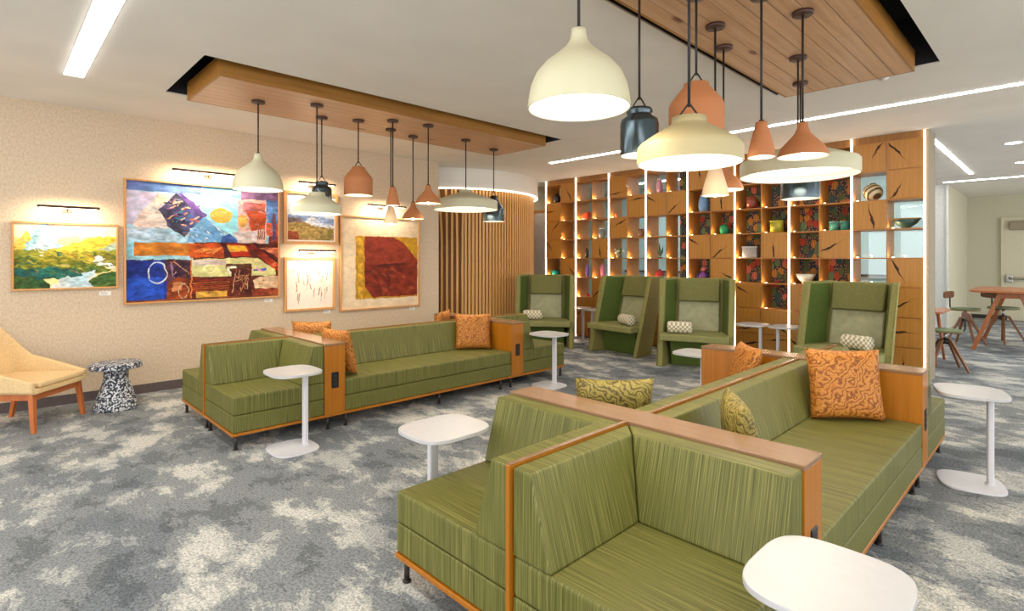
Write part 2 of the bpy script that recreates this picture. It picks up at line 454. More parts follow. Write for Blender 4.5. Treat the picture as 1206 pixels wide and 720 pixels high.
# ------------------------------------------------------------------ slatted drum room
DX, DY, DR = 6.84, 8.86, 1.70
drum = thing('slatted_drum', 'round wooden slat-clad room with glowing ring around its top', 'slat room', (DX, DY, 0))
obj('inner_wall', lathe(bm_new(), [(DR - .07, 0), (DR - .07, 2.72)], 96), M_SLATB, drum)
slat_me = bpy.data.meshes.new('slat'); bm = box(bm_new(), -.022, .024, -.0225, .0225, 0, 2.74, .004, 1); bm.to_mesh(slat_me); bm.free()
slat_me.materials.append(M_SLAT)
NS = 164
fan0, fan1 = math.radians(-137), math.radians(-119)
for i in range(NS):
    a = -PI + 2 * PI * i / NS
    if fan0 < a < fan1: continue
    o = link('slat', slat_me, None, drum); o.location = (DR * math.cos(a), DR * math.sin(a), 0); o.rotation_euler = (0, 0, a)
nf = 6
for i in range(nf):      # slats that sweep open towards the top, leaving dark gaps
    bm = bm_new(); prev = None
    a0 = fan0 + (fan1 - fan0) * (i + .5) / nf
    steps = 14
    for k in range(steps + 1):
        z = 2.74 * k / steps
        sway = math.radians(1.6) * (1 + math.cos(i * 1.1)) * max(0, (z - 1.7) / 1.04) ** 2 * (-1 if i < 5 else .4)
        a = a0 + sway; ca, sa = math.cos(a), math.sin(a)
        ring = [bm.verts.new(((DR + dr) * ca - dt * sa, (DR + dr) * sa + dt * ca, z)) for dr, dt in ((-.022, -.018), (.024, -.018), (.024, .018), (-.022, .018))]
        if prev:
            for q in range(4): bm.faces.new((prev[q], prev[(q + 1) % 4], ring[(q + 1) % 4], ring[q]))
        else: bm.faces.new(ring[::-1])
        prev = ring
    bm.faces.new(prev); bmesh.ops.recalc_face_normals(bm, faces=bm.faces[:])
    obj('slat', bm, M_SLAT, drum)
obj('top_bulkhead', lathe(bm_new(), [(DR - .1, 2.72), (DR + .1, 2.72), (DR + .1, ZC - .001)], 96), M_CEIL, drum)
obj('light_ring', lathe(bm_new(), [(DR + .055, 2.716), (DR + .102, 2.716), (DR + .105, 2.72), (DR + .105, 2.733), (DR + .099, 2.735)], 96), M_RING, drum)

# ------------------------------------------------------------------ lit shelving
NB = 8; CW = (7.42 - 1.21) / 16; RH = .371; Z0 = .022
SD = .40
shelf = thing('display_shelving', 'tall oak display shelving wall with cracked panels and vertical light strips', 'shelving', (XS, 0, 0))
ycol = [7.42 - CW * i for i in range(17)]
zrow = [Z0 + RH * 8 - RH * i for i in range(9)]     # top .. bottom
for i, y in enumerate(ycol):
    th = .016 if i % 2 == 0 else .006
    B('upright', M_SHELF, shelf, .012, SD, y - th, y + th, 0, zrow[0] + .01, 0)
for b in range(NB):
    for z in zrow:
        B('shelf_board', M_SHELF, shelf, .012, SD - .004, ycol[2 * b + 2] + .017, ycol[2 * b + 1] - .0065, z - .008, z + .008)
        B('shelf_board', M_SHELF, shelf, .012, SD - .004, ycol[2 * b + 1] + .0065, ycol[2 * b] - .017, z - .008, z + .008)
B('plinth', M_LEG, shelf, .05, SD, 1.23, 7.40, 0, .014)
B('top_shadow_board', M_SLATB, shelf, .02, SD, 1.2, 7.43, zrow[0] + .01, ZC)  # dark strip standing in for the shadow band under the ceiling
B('end_panel', M_ENDP, shelf, .01, SD + .02, 1.165, 1.193, 0, ZC - .002)
for b in range(NB + 1):
    y = ycol[2 * b]
    B('light_strip', M_LEDV, shelf, -.004, .012, y - .009, y + .009, .01, ZC - .012)
cracks = []
rc = random.Random(3)
for k in range(9):
    bm = bm_new(); lim = .172
    ea = rc.uniform(0, 2 * PI)
    p0 = Vector((max(-lim, min(lim, .26 * math.cos(ea))), max(-lim, min(lim, .26 * math.sin(ea)))))
    d0 = (Vector((rc.uniform(-.07, .07), rc.uniform(-.07, .07))) - p0).normalized()
    L = rc.uniform(.26, .38); nn = 10; pts = []; off = 0
    for q in range(nn + 1):
        off += rc.uniform(-.011, .011)
        pts.append(p0 + d0 * (L * q / nn) + Vector((-d0.y, d0.x)) * (off if q else 0))
    A = []; C_ = []
    for q, pnt in enumerate(pts):
        f_ = q / nn; wdt = (.003 + .012 * math.sin(PI * min(1, f_ * 1.15 + .12)) ** 2) * rc.uniform(.6, 1.3) * (1 - f_ ** 4)
        n_ = Vector((-d0.y, d0.x)) * max(wdt, .0006)
        for lst, e_ in ((A, pnt + n_), (C_, pnt - n_)):
            lst.append(bm.verts.new((-.0012, max(-lim, min(lim, e_.x)), max(-lim, min(lim, e_.y)))))
    for q in range(nn): bm.faces.new((A[q], A[q + 1], C_[q + 1], C_[q]))
    me = bpy.data.meshes.new('crack'); bm.to_mesh(me); bm.free(); me.materials.append(M_CRACK); cracks.append(me)
pm = bpy.data.meshes.new('panel'); bm = box(bm_new(), 0, .02, -CW / 2 + .010, CW / 2 - .010, -RH / 2 + .008, RH / 2 - .008, .003, 1); bm.to_mesh(pm); bm.free(); pm.materials.append(M_PANEL)
GRID = [  # columns left to right, rows from the top: P = panel, . = open
 '.PPP.PPP', 'P...PPPP', '......PP', '...P.PPP', 'P.P..PPP', '.P...PPP', '.P...PPP', '.P...PPP',
 'P..P.PPP', 'PP.PPPPP', '.....PPP', '...P..PP', '.....PPP', '...P.PPP', 'P.P..PPP', 'PP..PPPP']
for ci, colm in enumerate(GRID):
    for ri, ch in enumerate(colm):
        if ch != 'P':
            yl, zl = ycol[ci] - .06, zrow[ri + 1] + .0082
            o = obj('cell_light', lathe(bm_new(), [(0, 0), (.014, 0), (.014, .008), (.01, .01), (0, .01)], 12), M_PUCK, shelf)
            o.location = (.04, yl, zl)
            light('cell_lamp', 'POINT', .4, (1.0, .80, .55), shelf, (.05, yl, zl + .03), shadow_soft_size=.012)
            continue
        o = link('panel', pm, None, shelf); o.location = (0.0, (ycol[ci] + ycol[ci + 1]) / 2, (zrow[ri] + zrow[ri + 1]) / 2)
        c = link('crack', cracks[(ci * 4 + ri * 5) % 9], None, o)
        c.rotation_euler = (((ci * 7 + ri * 3) % 4) * PI / 2, 0, 0)
bp = B('botanical_back_panel', M_BOT, shelf, SD + .002, SD + .022, ycol[14], 4.66, 0, ZC - .01)
bp['label'] = 'dark botanical wallpaper with orange and green leaves'
for a, b2 in ((4.66, ycol[2]), (1.22, ycol[14])):
    B('glass_pane', M_GLASS, shelf, SD + .006, SD + .014, a, b2, 0, ZC - .01)
B('grey_back_panel', M_GREYWALL, shelf, SD + .002, SD + .02, ycol[2], 7.42, 0, ZC - .01)

# things on the shelves -------------------------------------------------
def cell(ci, ri): return zrow[ri + 1] + .008
def shelf_item(name, label, cat, px, ri, depth=.16, R=.1):
    X = XS + depth; Y = y_on_x(px, X)
    i = max(0, min(15, int((ycol[0] - Y) / CW))); lo, hi = ycol[i + 1] + R + .018, ycol[i] - R - .018
    Y = max(lo, min(hi, Y)) if lo < hi else (lo + hi) / 2
    return thing(name, label, cat, (X, Y, cell(0, ri) + .001), 0, 'ornaments on the display shelving')
def col_mat(c, rough=.4, metal=0): 
    k = 'ornament_%d_%d_%d' % c
    return MATS.get(k) or plain(k, c, rough, metal, .08, 40)
def vase(name, label, cat, px, ri, prof, c, rim=None, depth=.16, rough=.35):
    r = shelf_item(name, label, cat, px, ri, depth, max(q[0] for q in prof))
    obj('body', lathe(bm_new(), prof, 24), col_mat(c, rough), r)
    if rim:
        rr, z = max(prof, key=lambda q: q[1])
        obj('rim', lathe(bm_new(), [(rr - .006, z - .012), (rr + .006, z - .012), (rr + .006, z + .004), (rr - .006, z + .004), (rr - .006, z - .012)], 24), col_mat(rim), r)
    return r
def pot(R, H, neck=None):
    neck = neck or R * .7
    return [(0, 0), (R * .7, 0), (R * .95, H * .25), (R, H * .5), (R * .9, H * .75), (neck, H * .9), (neck, H), (neck * .85, H), (neck * .85, H * .85), (0, H * .8)]
def bowl(R, H): return [(0, 0), (R * .35, 0), (R * .35, H * .12), (R * .75, H * .5), (R, H), (R * .95, H), (R * .68, H * .55), (0, H * .2)]
def cyl(R, H): return [(0, 0), (R, 0), (R, H), (R * .88, H), (R * .88, H * .3), (0, H * .3)]
vase('vase', 'round black vase on the top row of display shelving', 'vase', 656, 0, pot(.075, .2, .03), (34, 34, 38))
vase('planter', 'teal striped planter behind the chair near the wooden drum', 'planter', 653, 4, cyl(.085, .12), (44, 176, 160), (20, 110, 110), .2)
r = shelf_item('ceramic_block', 'bright orange-red faceted ceramic block in upper shelf cell', 'ornament', 687, 1)
obj('body', hexa(bm_new(), [(-.06, -.10, 0), (.06, -.10, 0), (.06, .10, 0), (-.06, .10, 0), (-.05, -.08, .15), (.05, -.10, .16), (.05, .06, .13), (-.05, .05, .11)], .008), col_mat((226, 84, 36)), r)
obj('hollow', lathe(bm_new(), [(.02, .128), (.035, .137), (.03, .145), (.02, .135)], 16), col_mat((150, 44, 20)), r)
vase('jar', 'grey stoneware jar with white rim on display shelving', 'jar', 709, 2, pot(.07, .19, .05), (128, 130, 122), (226, 226, 220))
vase('vase', 'slim purple glass vase on display shelving', 'vase', 692, 4, pot(.035, .26, .02), (140, 96, 190))
vase('vase', 'pink glass vase on display shelving beside slim purple one', 'vase', 710, 4, pot(.045, .25, .03), (228, 130, 164))
vase('vase', 'tiny red vase in low shelf cell beside a cracked panel', 'vase', 692.5, 5, pot(.035, .07, .02), (206, 60, 40))
vase('vase', 'dark bronze bottle vase beside a cracked panel', 'vase', 691, 3, pot(.04, .2, .018), (70, 52, 34))
r = vase('flower_pot', 'small pot of white and green flowers on display shelving', 'flower pot', 729, 3, cyl(.05, .08), (120, 112, 84))
rf = random.Random(5)
for k in range(12):
    bm = bm_new(); bmesh.ops.create_icosphere(bm, subdivisions=1, radius=rf.uniform(.018, .03))
    bmesh.ops.translate(bm, verts=bm.verts, vec=(rf.uniform(-.05, .05), rf.uniform(-.07, .07), rf.uniform(.09, .16)))
    obj('flower' if k % 2 else 'leaf_clump', bm, col_mat((226, 228, 200)) if k % 2 else col_mat((96, 120, 60)), r, True)
vase('vase', 'small terracotta vase alone in narrow upper shelf cell', 'vase', 725, 1, pot(.035, .08, .02), (214, 112, 62))
vase('jar', 'brown clay jar with dark rim on display shelving', 'jar', 755, 2, pot(.06, .14, .045), (146, 98, 74), (90, 60, 50))
r = shelf_item('plate', 'flat grey plate lying on shelf above the angled chair', 'plate', 750, 4, .21, .13)
obj('dish', lathe(bm_new(), [(0, 0), (.07, 0), (.12, .02), (.125, .028), (.07, .012), (0, .01)], 28), col_mat((86, 96, 92)), r)
obj('foot', lathe(bm_new(), [(.04, -.001), (.05, -.001), (.05, .004), (.04, .004)], 20), col_mat((60, 66, 64)), r)
vase('vase', 'pink and cream mottled vase in topmost shelf cell', 'vase', 777, 0, pot(.055, .25, .035), (196, 140, 160), (236, 226, 220))
r = shelf_item('leaf_sculpture', 'dark green spear-leaf sculpture against the pale glass', 'sculpture', 778, 3)
obj('base', lathe(bm_new(), [(0, 0), (.045, 0), (.045, .015), (0, .015)], 20), col_mat((40, 44, 40)), r)
for (a, b, h) in ((-.05, .01, .2), (.03, -.05, .27), (.06, .03, .15)):
    bm = bm_new(); prism(bm, [(0, .012), (a * .5 + .02, h * .5), (a, h), (a * .5 - .02, h * .5)], 'x', -.004, .004); obj('leaf', bm, col_mat((44, 78, 56)), r)
r = vase('lidded_jar', 'glossy red lidded jar on shelf above the wingback chairs', 'jar', 777, 4, pot(.075, .14, .05), (206, 48, 52))
obj('lid', lathe(bm_new(), [(.052, .138), (.05, .15), (.015, .16), (.018, .178), (0, .182)], 20), col_mat((180, 36, 40)), r)
vase('vase', 'tall blue glass vase on display shelving', 'vase', 829, 1, pot(.085, .27, .06), (110, 150, 190), (170, 196, 216))
vase('jar', 'emerald green ribbed jar on display shelving', 'jar', 853, 2, pot(.07, .15, .05), (24, 138, 84), (16, 100, 60))
r = shelf_item('folk_figure', 'purple folk-art figure with painted spots on display shelving', 'figure', 829, 4)
obj('body', lathe(bm_new(), [(0, 0), (.07, 0), (.085, .06), (.07, .12), (.03, .15), (.02, .16), (0, .16)], 20), col_mat((112, 58, 128)), r)
bm = bm_new(); bmesh.ops.create_icosphere(bm, subdivisions=2, radius=.045); bmesh.ops.translate(bm, verts=bm.verts, vec=(0, 0, .19)); obj('head', bm, col_mat((206, 96, 92)), r, True)
for s in (-1, 1):
    obj('arm', tube(bm_new(), [(-.02, s * .05, .13), (-.05, s * .09, .09), (-.07, s * .06, .04)], .018, 8, .012), col_mat((60, 48, 96)), r)
vase('vase', 'round red-brown vase before the botanical wallpaper', 'vase', 886, 1, pot(.09, .2, .04), (132, 60, 38))
r = shelf_item('patterned_box', 'grey woven box before the botanical wallpaper', 'box', 885, 3, .16, .12)
B('box_body', col_mat((150, 144, 138)), r, -.08, .08, -.11, .11, 0, .15, .008)
B('lid', col_mat((176, 170, 166)), r, -.085, .085, -.115, .115, .15, .175, .006)
vase('planter', 'yellow-green ribbed planter before the botanical wallpaper', 'planter', 915, 2, cyl(.095, .17), (168, 160, 44), (190, 182, 70))
vase('footed_bowl', 'white footed bowl on shelf beside the tallest armchair', 'bowl', 949, 4, bowl(.13, .14), (238, 230, 206))
vase('cup', 'teal cup on shelving, farther from the light strip than its twin', 'cup', 982, 2, cyl(.055, .12), (60, 132, 118), (90, 160, 146))
vase('cup', 'teal cup next to the light strip, beside another teal cup', 'cup', 995, 2, cyl(.055, .12), (60, 132, 118), (90, 160, 146))
r = shelf_item('striped_globe', 'round striped brown and cream globe vase on shelving', 'vase', 1028, 1, .16, .116)
bm = bm_new(); bmesh.ops.create_uvsphere(bm, u_segments=24, v_segments=14, radius=.115); bmesh.ops.translate(bm, verts=bm.verts, vec=(0, 0, .115))
t = NT('globe_stripes'); t.set(.4); w = t.node('ShaderNodeTexWave', bands_direction='DIAGONAL'); w.inputs['Scale'].default_value = 7; w.inputs['Distortion'].default_value = 1.5
t.link(t.coord(), w.inputs['Vector']); t.col(t.ramp(w.outputs[1], [(.35, (92, 66, 34)), (.55, (206, 190, 150))])); 
obj('globe', bm, t.m, r, True)
obj('neck', lathe(bm_new(), [(.03, .222), (.035, .235), (.028, .235), (.022, .225)], 18), col_mat((110, 80, 44)), r)
vase('bowl', 'wide green-blue glazed bowl against the pale glass', 'bowl', 1067, 2, bowl(.155, .12), (62, 92, 82), (150, 120, 70))

# ------------------------------------------------------------------ modular sofas
SL, SW, CT = 3.97, .76, .755
def make_sofa(label):
    r = thing('modular_sofa', label, 'sofa', (0, 0, 0), 0, 'long double-sided modular sofas')
    c1, c2 = (.75, .94), (3.02, 3.215)
    B('base_rail', M_OAK, r, .0, SL, -SW, SW, .112, .136, .003, 1)
    B('spine_panel', M_OAK, r, -.004, SL + .004, -.010, .010, .138, CT - .006, .002, 1)
    B('spine_top_sheen', M_OAKTOP, r, .004, SL - .004, -.0105, .0105, CT - .006, CT - .003)  # thin strip carrying the painted pale sheen along the spine top
    for c in (c1, c2):
        o = B('console', M_OAK, r, c[0], c[1], -SW - .002, SW + .002, .137, CT - .022, .002, 1)
        B('console_top', M_OAKTOP, o, c[0] - .002, c[1] + .002, -SW - .004, SW + .004, CT - .022, CT, .003, 1)
        for s in (-1, 1):
            yy = s * (SW + .002)
            p_ = B('power_outlet', M_OUTLET, r, (c[0] + c[1]) / 2 - .034, (c[0] + c[1]) / 2 + .034, yy - .006, yy + .006, .36, .5, .004, 1)
            for zz in (.395, .43, .465):
                B('socket', M_LEG, p_, (c[0] + c[1]) / 2 - .014, (c[0] + c[1]) / 2 + .014, yy - .0075, yy + .0075, zz - .01, zz + .01)
    segs = [(.008, c1[0] - .003, 'hi'), (c1[1] + .003, c2[0] - .003, None), (c2[1] + .003, SL - .008, 'lo')]
    for (x0, x1, end) in segs:
        for s in (-1, 1):
            y0, y1 = (.016, SW) if s > 0 else (-SW, -.016)
            B('seat_base', M_FAB, r, x0, x1, y0, y1, .138, .274, .012, 3)
            B('seat_cushion', M_FAB, r, x0, x1, y0, y1, .276, .42, .018, 3)
            bt, bb = .105, .20
            zb, zt = .421, CT - .012
            xa, xb = x0, x1
            xat = xa; xbt = xb
            if end == 'hi': xb_b, xb_t = x1 - bb, x1 - bt
            else: xb_b = xb_t = x1
            if end == 'lo': xa_b, xa_t = x0 + bb, x0 + bt
            else: xa_b = xa_t = x0
            i_ = .016
            # back along the spine, mitred where a console back meets it
            hexa(bm := bm_new(), [(x0, s * i_, zb), (x1, s * i_, zb), (xb_b, s * bb, zb), (xa_b, s * bb, zb),
                                  (x0, s * i_, zt), (x1, s * i_, zt), (xb_t, s * bt, zt), (xa_t, s * bt, zt)], .012, 3)
            obj('spine_backrest', bm, M_FAB, r)
            if end:
                xc = x1 if end == 'hi' else x0
                d = -1 if end == 'hi' else 1
                ye = s * (SW - .004)
                hexa(bm := bm_new(), [(xc, s * .02, zb), (xc, ye, zb), (xc + d * bb, ye, zb), (xc + d * bb, s * (bb + .003), zb),
                                      (xc, s * .02, zt), (xc, ye, zt), (xc + d * bt, ye, zt), (xc + d * bt, s * (bt + .003), zt)], .012, 3)
                obj('console_backrest', bm, M_FAB, r)
    for x in (.04, .79, .96, 2.0, 2.87, 3.03, SL - .04):
        for y in (-.72, -.05, .05, .72) if x in (.04, SL - .04) else (-.73, .73):
            l = obj('leg', tube(bm_new(), [(x, y, .012), (x, y, .112)], .013, 8), M_LEG, r)
            obj('foot_pad', lathe(bm_new(), [(0, 0), (.02, 0), (.02, .008), (.01, .014), (0, .014)], 10, (x, y, 0)), M_BLACK, l)
    return r
sofa = make_sofa('long green double-sided sofa beside the gallery wall, with orange cushions only')
sofa.location = (1.36, 5.27, 0)
near = dup(sofa, (1.36, 1.42, 0), 0, 'long green double-sided sofa standing away from gallery wall, with olive cushions')

# ------------------------------------------------------------------ cushions
def cushion_mesh(name, mat, s=.43, T=.13):
    n = 18; bm = bm_new(); g = {}
    for side in (1, -1):
        for i in range(n + 1):
            for j in range(n + 1):
                u = -1 + 2 * i / n; w = -1 + 2 * j / n
                if side == -1 and (i in (0, n) or j in (0, n)): g[(side, i, j)] = g[(1, i, j)]; continue
                pin = 1 - .06 * (1 - abs(w) ** 2) * abs(u) ** 3; pin2 = 1 - .06 * (1 - abs(u) ** 2) * abs(w) ** 3
                h = T / 2 * ((1 - u ** 4) * (1 - w ** 4)) ** .55
                h *= 1 + .05 * math.sin(5 * u + 2 * w)
                g[(side, i, j)] = bm.verts.new((u * s / 2 * pin, side * h, s / 2 + w * s / 2 * pin2))
        for i in range(n):
            for j in range(n):
                q = [g[(side, i, j)], g[(side, i + 1, j)], g[(side, i + 1, j + 1)], g[(side, i, j + 1)]]
                f = bm.faces.new(q if side < 0 else q[::-1]); f.smooth = True
    bmesh.ops.recalc_face_normals(bm, faces=bm.faces[:])
    me = bpy.data.meshes.new(name); bm.to_mesh(me); bm.free(); me.materials.append(mat); return me
ME_O = cushion_mesh('cushion_orange', M_ORANGE); ME_G = cushion_mesh('cushion_olive', M_OLIVE)
def cushion(me, x, y, rz, tilt, label, z=.421, roll=0, scale=1):
    o = link('throw_cushion', me, None)
    o.rotation_mode = 'QUATERNION'
    m = Matrix.Rotation(rz, 4, 'Z') @ Matrix.Rotation(tilt, 4, 'X') @ Matrix.Rotation(roll, 4, 'Y')
    o.matrix_world = Matrix.Translation((x, y, z)) @ m @ Matrix.Scale(scale, 4)
    zmin = min((o.matrix_world @ v.co).z for v in me.vertices)
    o.location.z += z - zmin
    return tag(o, label, 'cushion', 'patterned throw cushions on the sofas')
D = math.radians
cushion(ME_O, 2.45, 4.84, D(-82), .22, 'orange swirl-patterned cushion leaning on console above a black outlet, beside white table')
cushion(ME_O, 2.52, 5.63, D(-46), .2, 'orange cushion on wall-facing seat of sofa, showing its top edge over console')
cushion(ME_O, 4.15, 4.93, D(140), .22, 'square orange swirl cushion facing the lounge, propped between sofa back and wooden console end')
cushion(ME_O, 4.14, 5.63, D(38), .24, 'orange cushion on wall-facing seat of sofa, in front of wooden slats')
cushion(ME_G, 2.52, 1.78, D(-46), .16, 'olive swirl cushion behind console on seat facing gallery wall')
cushion(ME_G, 2.56, 1.06, D(-146), .10, 'olive swirl cushion standing upright behind console on seat away from gallery wall')
cushion(ME_O, 4.12, 1.02, D(128), .2, 'large square orange swirl cushion in corner of sofa back and console, before wingback chair', scale=1.1)
cushion(ME_O, 4.15, 1.78, D(42), .24, 'orange cushion half hidden by sofa back, leaning on wooden console')

# ------------------------------------------------------------------ white side tables
def make_side_table(label):
    r = thing('side_table', label, 'side table', (0, 0, 0), 0, 'white pedestal side tables')
    obj('table_top', prism(bm_new(), squircle(.19, .215), 'z', .60, .62, .004, 2), M_TABLE, r)
    obj('base_plate', prism(bm_new(), squircle(.175, .19), 'z', 0, .014, .004, 2), M_TPOST, r)
    p_ = obj('post', prism(bm_new(), squircle(.018, .028, 20, 4), 'z', .014, .60), M_TPOST, r)
    p_.location = (.10, 0, 0)
    c = obj('post_collar', prism(bm_new(), squircle(.026, .036, 20, 4), 'z', .013, .022), M_TPOST, r); c.location = (.10, 0, 0)
    return r
TABLES = [
 (1.73, 4.26, 0, 'white pedestal table in front of sofa seat beside the gallery wall, near its low-backed corner'),
 (4.76, 4.27, 0, 'white pedestal table at the sofa end nearest the wooden slats'),
 (1.72, 2.28, PI / 2, 'white pedestal table between the two green sofas'),
 (1.66, .46, -PI / 2, 'large-looking white table hiding part of green seat corner beside a console outlet'),
 (4.71, .45, -PI / 2 + .25, 'white pedestal table standing on open carpet near the wooden stools'),
 (4.80, 2.42, 0, 'white pedestal table half hidden by wooden console, before wingback chairs'),
 (7.68, 6.17, -PI / 2, 'white pedestal table by shelving, beside the chair near the slatted drum'),
 (7.66, 5.745, PI / 2, 'white pedestal table by shelving, beside the chair turned sideways'),
 (7.44, 2.97, -PI / 2, 'white pedestal table by shelving, beside the front-facing wingback chair'),
 (7.48, 2.56, PI / 2, 'white pedestal table by shelving, beside the wingback chair near stools')]
st = make_side_table(TABLES[0][3])
for k, (x, y, a, lb) in enumerate(TABLES):
    if k == 0: st.location = (x, y, 0); st.rotation_euler = (0, 0, a)
    else: dup(st, (x, y, 0), a, lb)

# ------------------------------------------------------------------ wingback armchairs (front = -y)
def make_wing(label):
    r = thing('wingback_armchair', label, 'armchair', (0, 0, 0), 0, 'green wingback armchairs')
    def wing_x(y, z):      # centre line of a wing: splayed outwards towards its front edge, leaning back with height
        f = (y + .40 - z * .287) / .52            # 0 front edge .. 1 rear edge
        return .455 + .01 * z - f * (.115 + .02 * z)
    for s in (-1, 1):
        def cor(y, z, d): return (s * (wing_x(y, z) + d), y, z)
        c = [cor(-.40, 0, -.035), cor(-.40, 0, .035), cor(.12, 0, .035), cor(.12, 0, -.035),
             cor(-.05, 1.22, -.035), cor(-.05, 1.22, .035), cor(.47, 1.22, .035), cor(.47, 1.22, -.035)]
        w_ = obj('wing_panel', hexa(bm_new(), c, .018, 3), M_CHAIRFAB, r)
        bm = bm_new()
        pts = [(-.235, .47), (.14, .47), (.30, 1.195), (-.03, 1.195)]
        a = [bm.verts.new(cor(p[0], p[1], -.041)) for p in pts]; b = [bm.verts.new(cor(p[0], p[1], -.033)) for p in pts]
        fs = [bm.faces.new(a), bm.faces.new(b[::-1])] + [bm.faces.new((a[i], b[i], b[(i + 1) % 4], a[(i + 1) % 4])) for i in range(4)]
        bmesh.ops.recalc_face_normals(bm, faces=fs)
        obj('wing_lining', bm, M_CHAIRIN, w_)
        obj('wing_piping', tube(bm_new(), [cor(-.402, .01, .035), cor(-.054, 1.21, .035), cor(.465, 1.222, .035)], .007, 6), M_PIP, w_)
    iw = .335
    obj('back_shell', hexa(bm_new(), [(-iw, .10, .1), (iw, .10, .1), (iw, .17, .1), (-iw, .17, .1), (-iw, .36, 1.215), (iw, .36, 1.215), (iw, .44, 1.215), (-iw, .44, 1.215)], .012, 2), M_CHAIRFAB, r)
    def slab(z0, z1, t0, t1, w=.36):
        def yb(z): return .115 + (z - .1) * .26 / 1.115
        return hexa(bm_new(), [(-w, yb(z0) - t0, z0), (w, yb(z0) - t0, z0), (w, yb(z0) + .01, z0), (-w, yb(z0) + .01, z0),
                               (-w, yb(z1) - t1, z1), (w, yb(z1) - t1, z1), (w, yb(z1) + .01, z1), (-w, yb(z1) + .01, z1)], .025, 3)
    obj('back_cushion', slab(.46, .88, .09, .07, .285), M_CHAIRCUSH, r)
    obj('headrest', slab(.885, 1.205, .13, .10, .285), M_HEAD, r)
    obj('seat_cushion', prism(bm_new(), [(-.45, -.48), (.45, -.48), (.45, -.32), (.335, .14), (-.335, .14), (-.45, -.32)], 'z', .375, .465, .02, 3), M_CHAIRSEAT, r)
    obj('front_panel', hexa(bm_new(), [(-iw, -.16, 0.0), (iw, -.16, 0.0), (iw, .10, 0), (-iw, .10, 0), (-iw, -.26, .375), (iw, -.26, .375), (iw, .14, .375), (-iw, .14, .375)], .01, 2), M_CHAIRIN, r)
    return r
def face(dx, dy): return math.atan2(dy, dx) + PI / 2     # rotation that turns local -y to (dx, dy)
WINGS = [
 ((6.95, 6.32), face(-.78, -.62), 'wingback armchair beside the slatted drum, back to shelving, with cream bolster'),
 ((7.42, 4.95), face(-1.0, .10), 'green wingback armchair turned sideways, showing its outer side panel'),
 ((7.24, 3.67), face(-.90, -.34), 'green wingback armchair facing squarely out between sideways chair and white tables'),
 ((7.32, 1.79), face(-1.0, .10), 'wingback armchair behind the large orange cushion, beside the end of shelving')]
wc = make_wing(WINGS[0][2])
bol_me = None
bm = bm_new()
prof = [(0, -.165), (.06, -.165), (.078, -.15), (.082, -.12), (.082, .12), (.078, .15), (.06, .165), (0, .165)]
lathe(bm, prof, 24); bmesh.ops.rotate(bm, verts=bm.verts, cent=(0, 0, 0), matrix=Matrix.Rotation(PI / 2, 3, 'Y'))
bol_me = bpy.data.meshes.new('bolster_cushion'); bm.to_mesh(bol_me); bm.free(); bol_me.materials.append(M_BOLSTER)
BOL = [(-.20, -.20, .15, 'bolster cushion on chair beside the slatted drum'), (.16, -.22, -.35, 'checked bolster cushion on the sideways green chair'),
       (-.20, -.28, .1, 'checked bolster cushion on the squarely facing green chair'), (.14, -.2, -.3, 'checked bolster cushion on the chair near stools')]
for k, ((x, y), a, lb) in enumerate(WINGS):
    o = wc if k == 0 else dup(wc, (0, 0, 0), 0, lb)
    o.location = (x, y, 0); o.rotation_euler = (0, 0, a)
    bx, by, br, bl = BOL[k]
    q = link('bolster_cushion', bol_me, None)
    q.location = (x + bx * math.cos(a) - by * math.sin(a), y + bx * math.sin(a) + by * math.cos(a), .466 + .0825)
    q.rotation_euler = (0, 0, a + br); tag(q, bl, 'cushion', 'bolster cushions on the wingback chairs')

# ------------------------------------------------------------------ yellow lounge chair (front = -y)
r = thing('lounge_chair', 'pale yellow upholstered lounge chair with orange wooden legs', 'lounge chair', (.235, 6.60, 0), face(.77, -.64))
# bucket shell: rows run round the seat from one arm over the back to the other
bm = bm_new()
def shell_pt(a, lv):
    # a: -1 right arm front .. 0 back centre .. 1 left arm front ; lv 0 bottom .. 1 top edge
    t_ = abs(a); s = 1 if a > 0 else -1
    if t_ < .42:
        q = t_ / .42; bx = q * .27; by = .28 - .03 * q * q
        top = .97 - .015 * q * q if q < .6 else .9646 - (q - .6) / .4 * .10
        tx = q * .215; ty = .42 - .03 * q
    else:
        q = (t_ - .42) / .58; bx = .27 + .04 * math.sin(q * PI * .5); by = .25 - q * .58
        top = .865 - .285 * (q / .30) if q < .30 else .58 - .15 * ((q - .3) / .7)
        tx = .215 + .125 * min(1, q / .35); ty = .39 - q * .73
        if q > .6: tx -= .03 * (q - .6) / .4
    z0 = .345
    x = bx + (tx - bx) * lv; y = by + (ty - by) * lv; z = z0 + (top - z0) * lv
    return Vector((s * x, y, z))
NA, NL = 40, 8
out = [[shell_pt(-1 + 2 * i / NA, k / NL) for k in range(NL + 1)] for i in range(NA + 1)]
TV = []; IV = []
for i in range(NA + 1):
    TV.append([bm.verts.new(p) for p in out[i]])
    IV.append([bm.verts.new(p + (Vector((0, -.05, p.z)) - p).normalized() * .035 + Vector((0, 0, .0))) for p in out[i]])
for i in range(NA):
    for k in range(NL):
        bm.faces.new((TV[i][k], TV[i + 1][k], TV[i + 1][k + 1], TV[i][k + 1])); bm.faces.new((IV[i][k], IV[i][k + 1], IV[i + 1][k + 1], IV[i + 1][k]))
    bm.faces.new((TV[i][NL], TV[i + 1][NL], IV[i + 1][NL], IV[i][NL])); bm.faces.new((TV[i][0], IV[i][0], IV[i + 1][0], TV[i + 1][0]))
for i in (0, NA):
    for k in range(NL): bm.faces.new((TV[i][k], TV[i][k + 1], IV[i][k + 1], IV[i][k]))
bmesh.ops.recalc_face_normals(bm, faces=bm.faces[:])
obj('shell', bm, M_YEL, r, True)
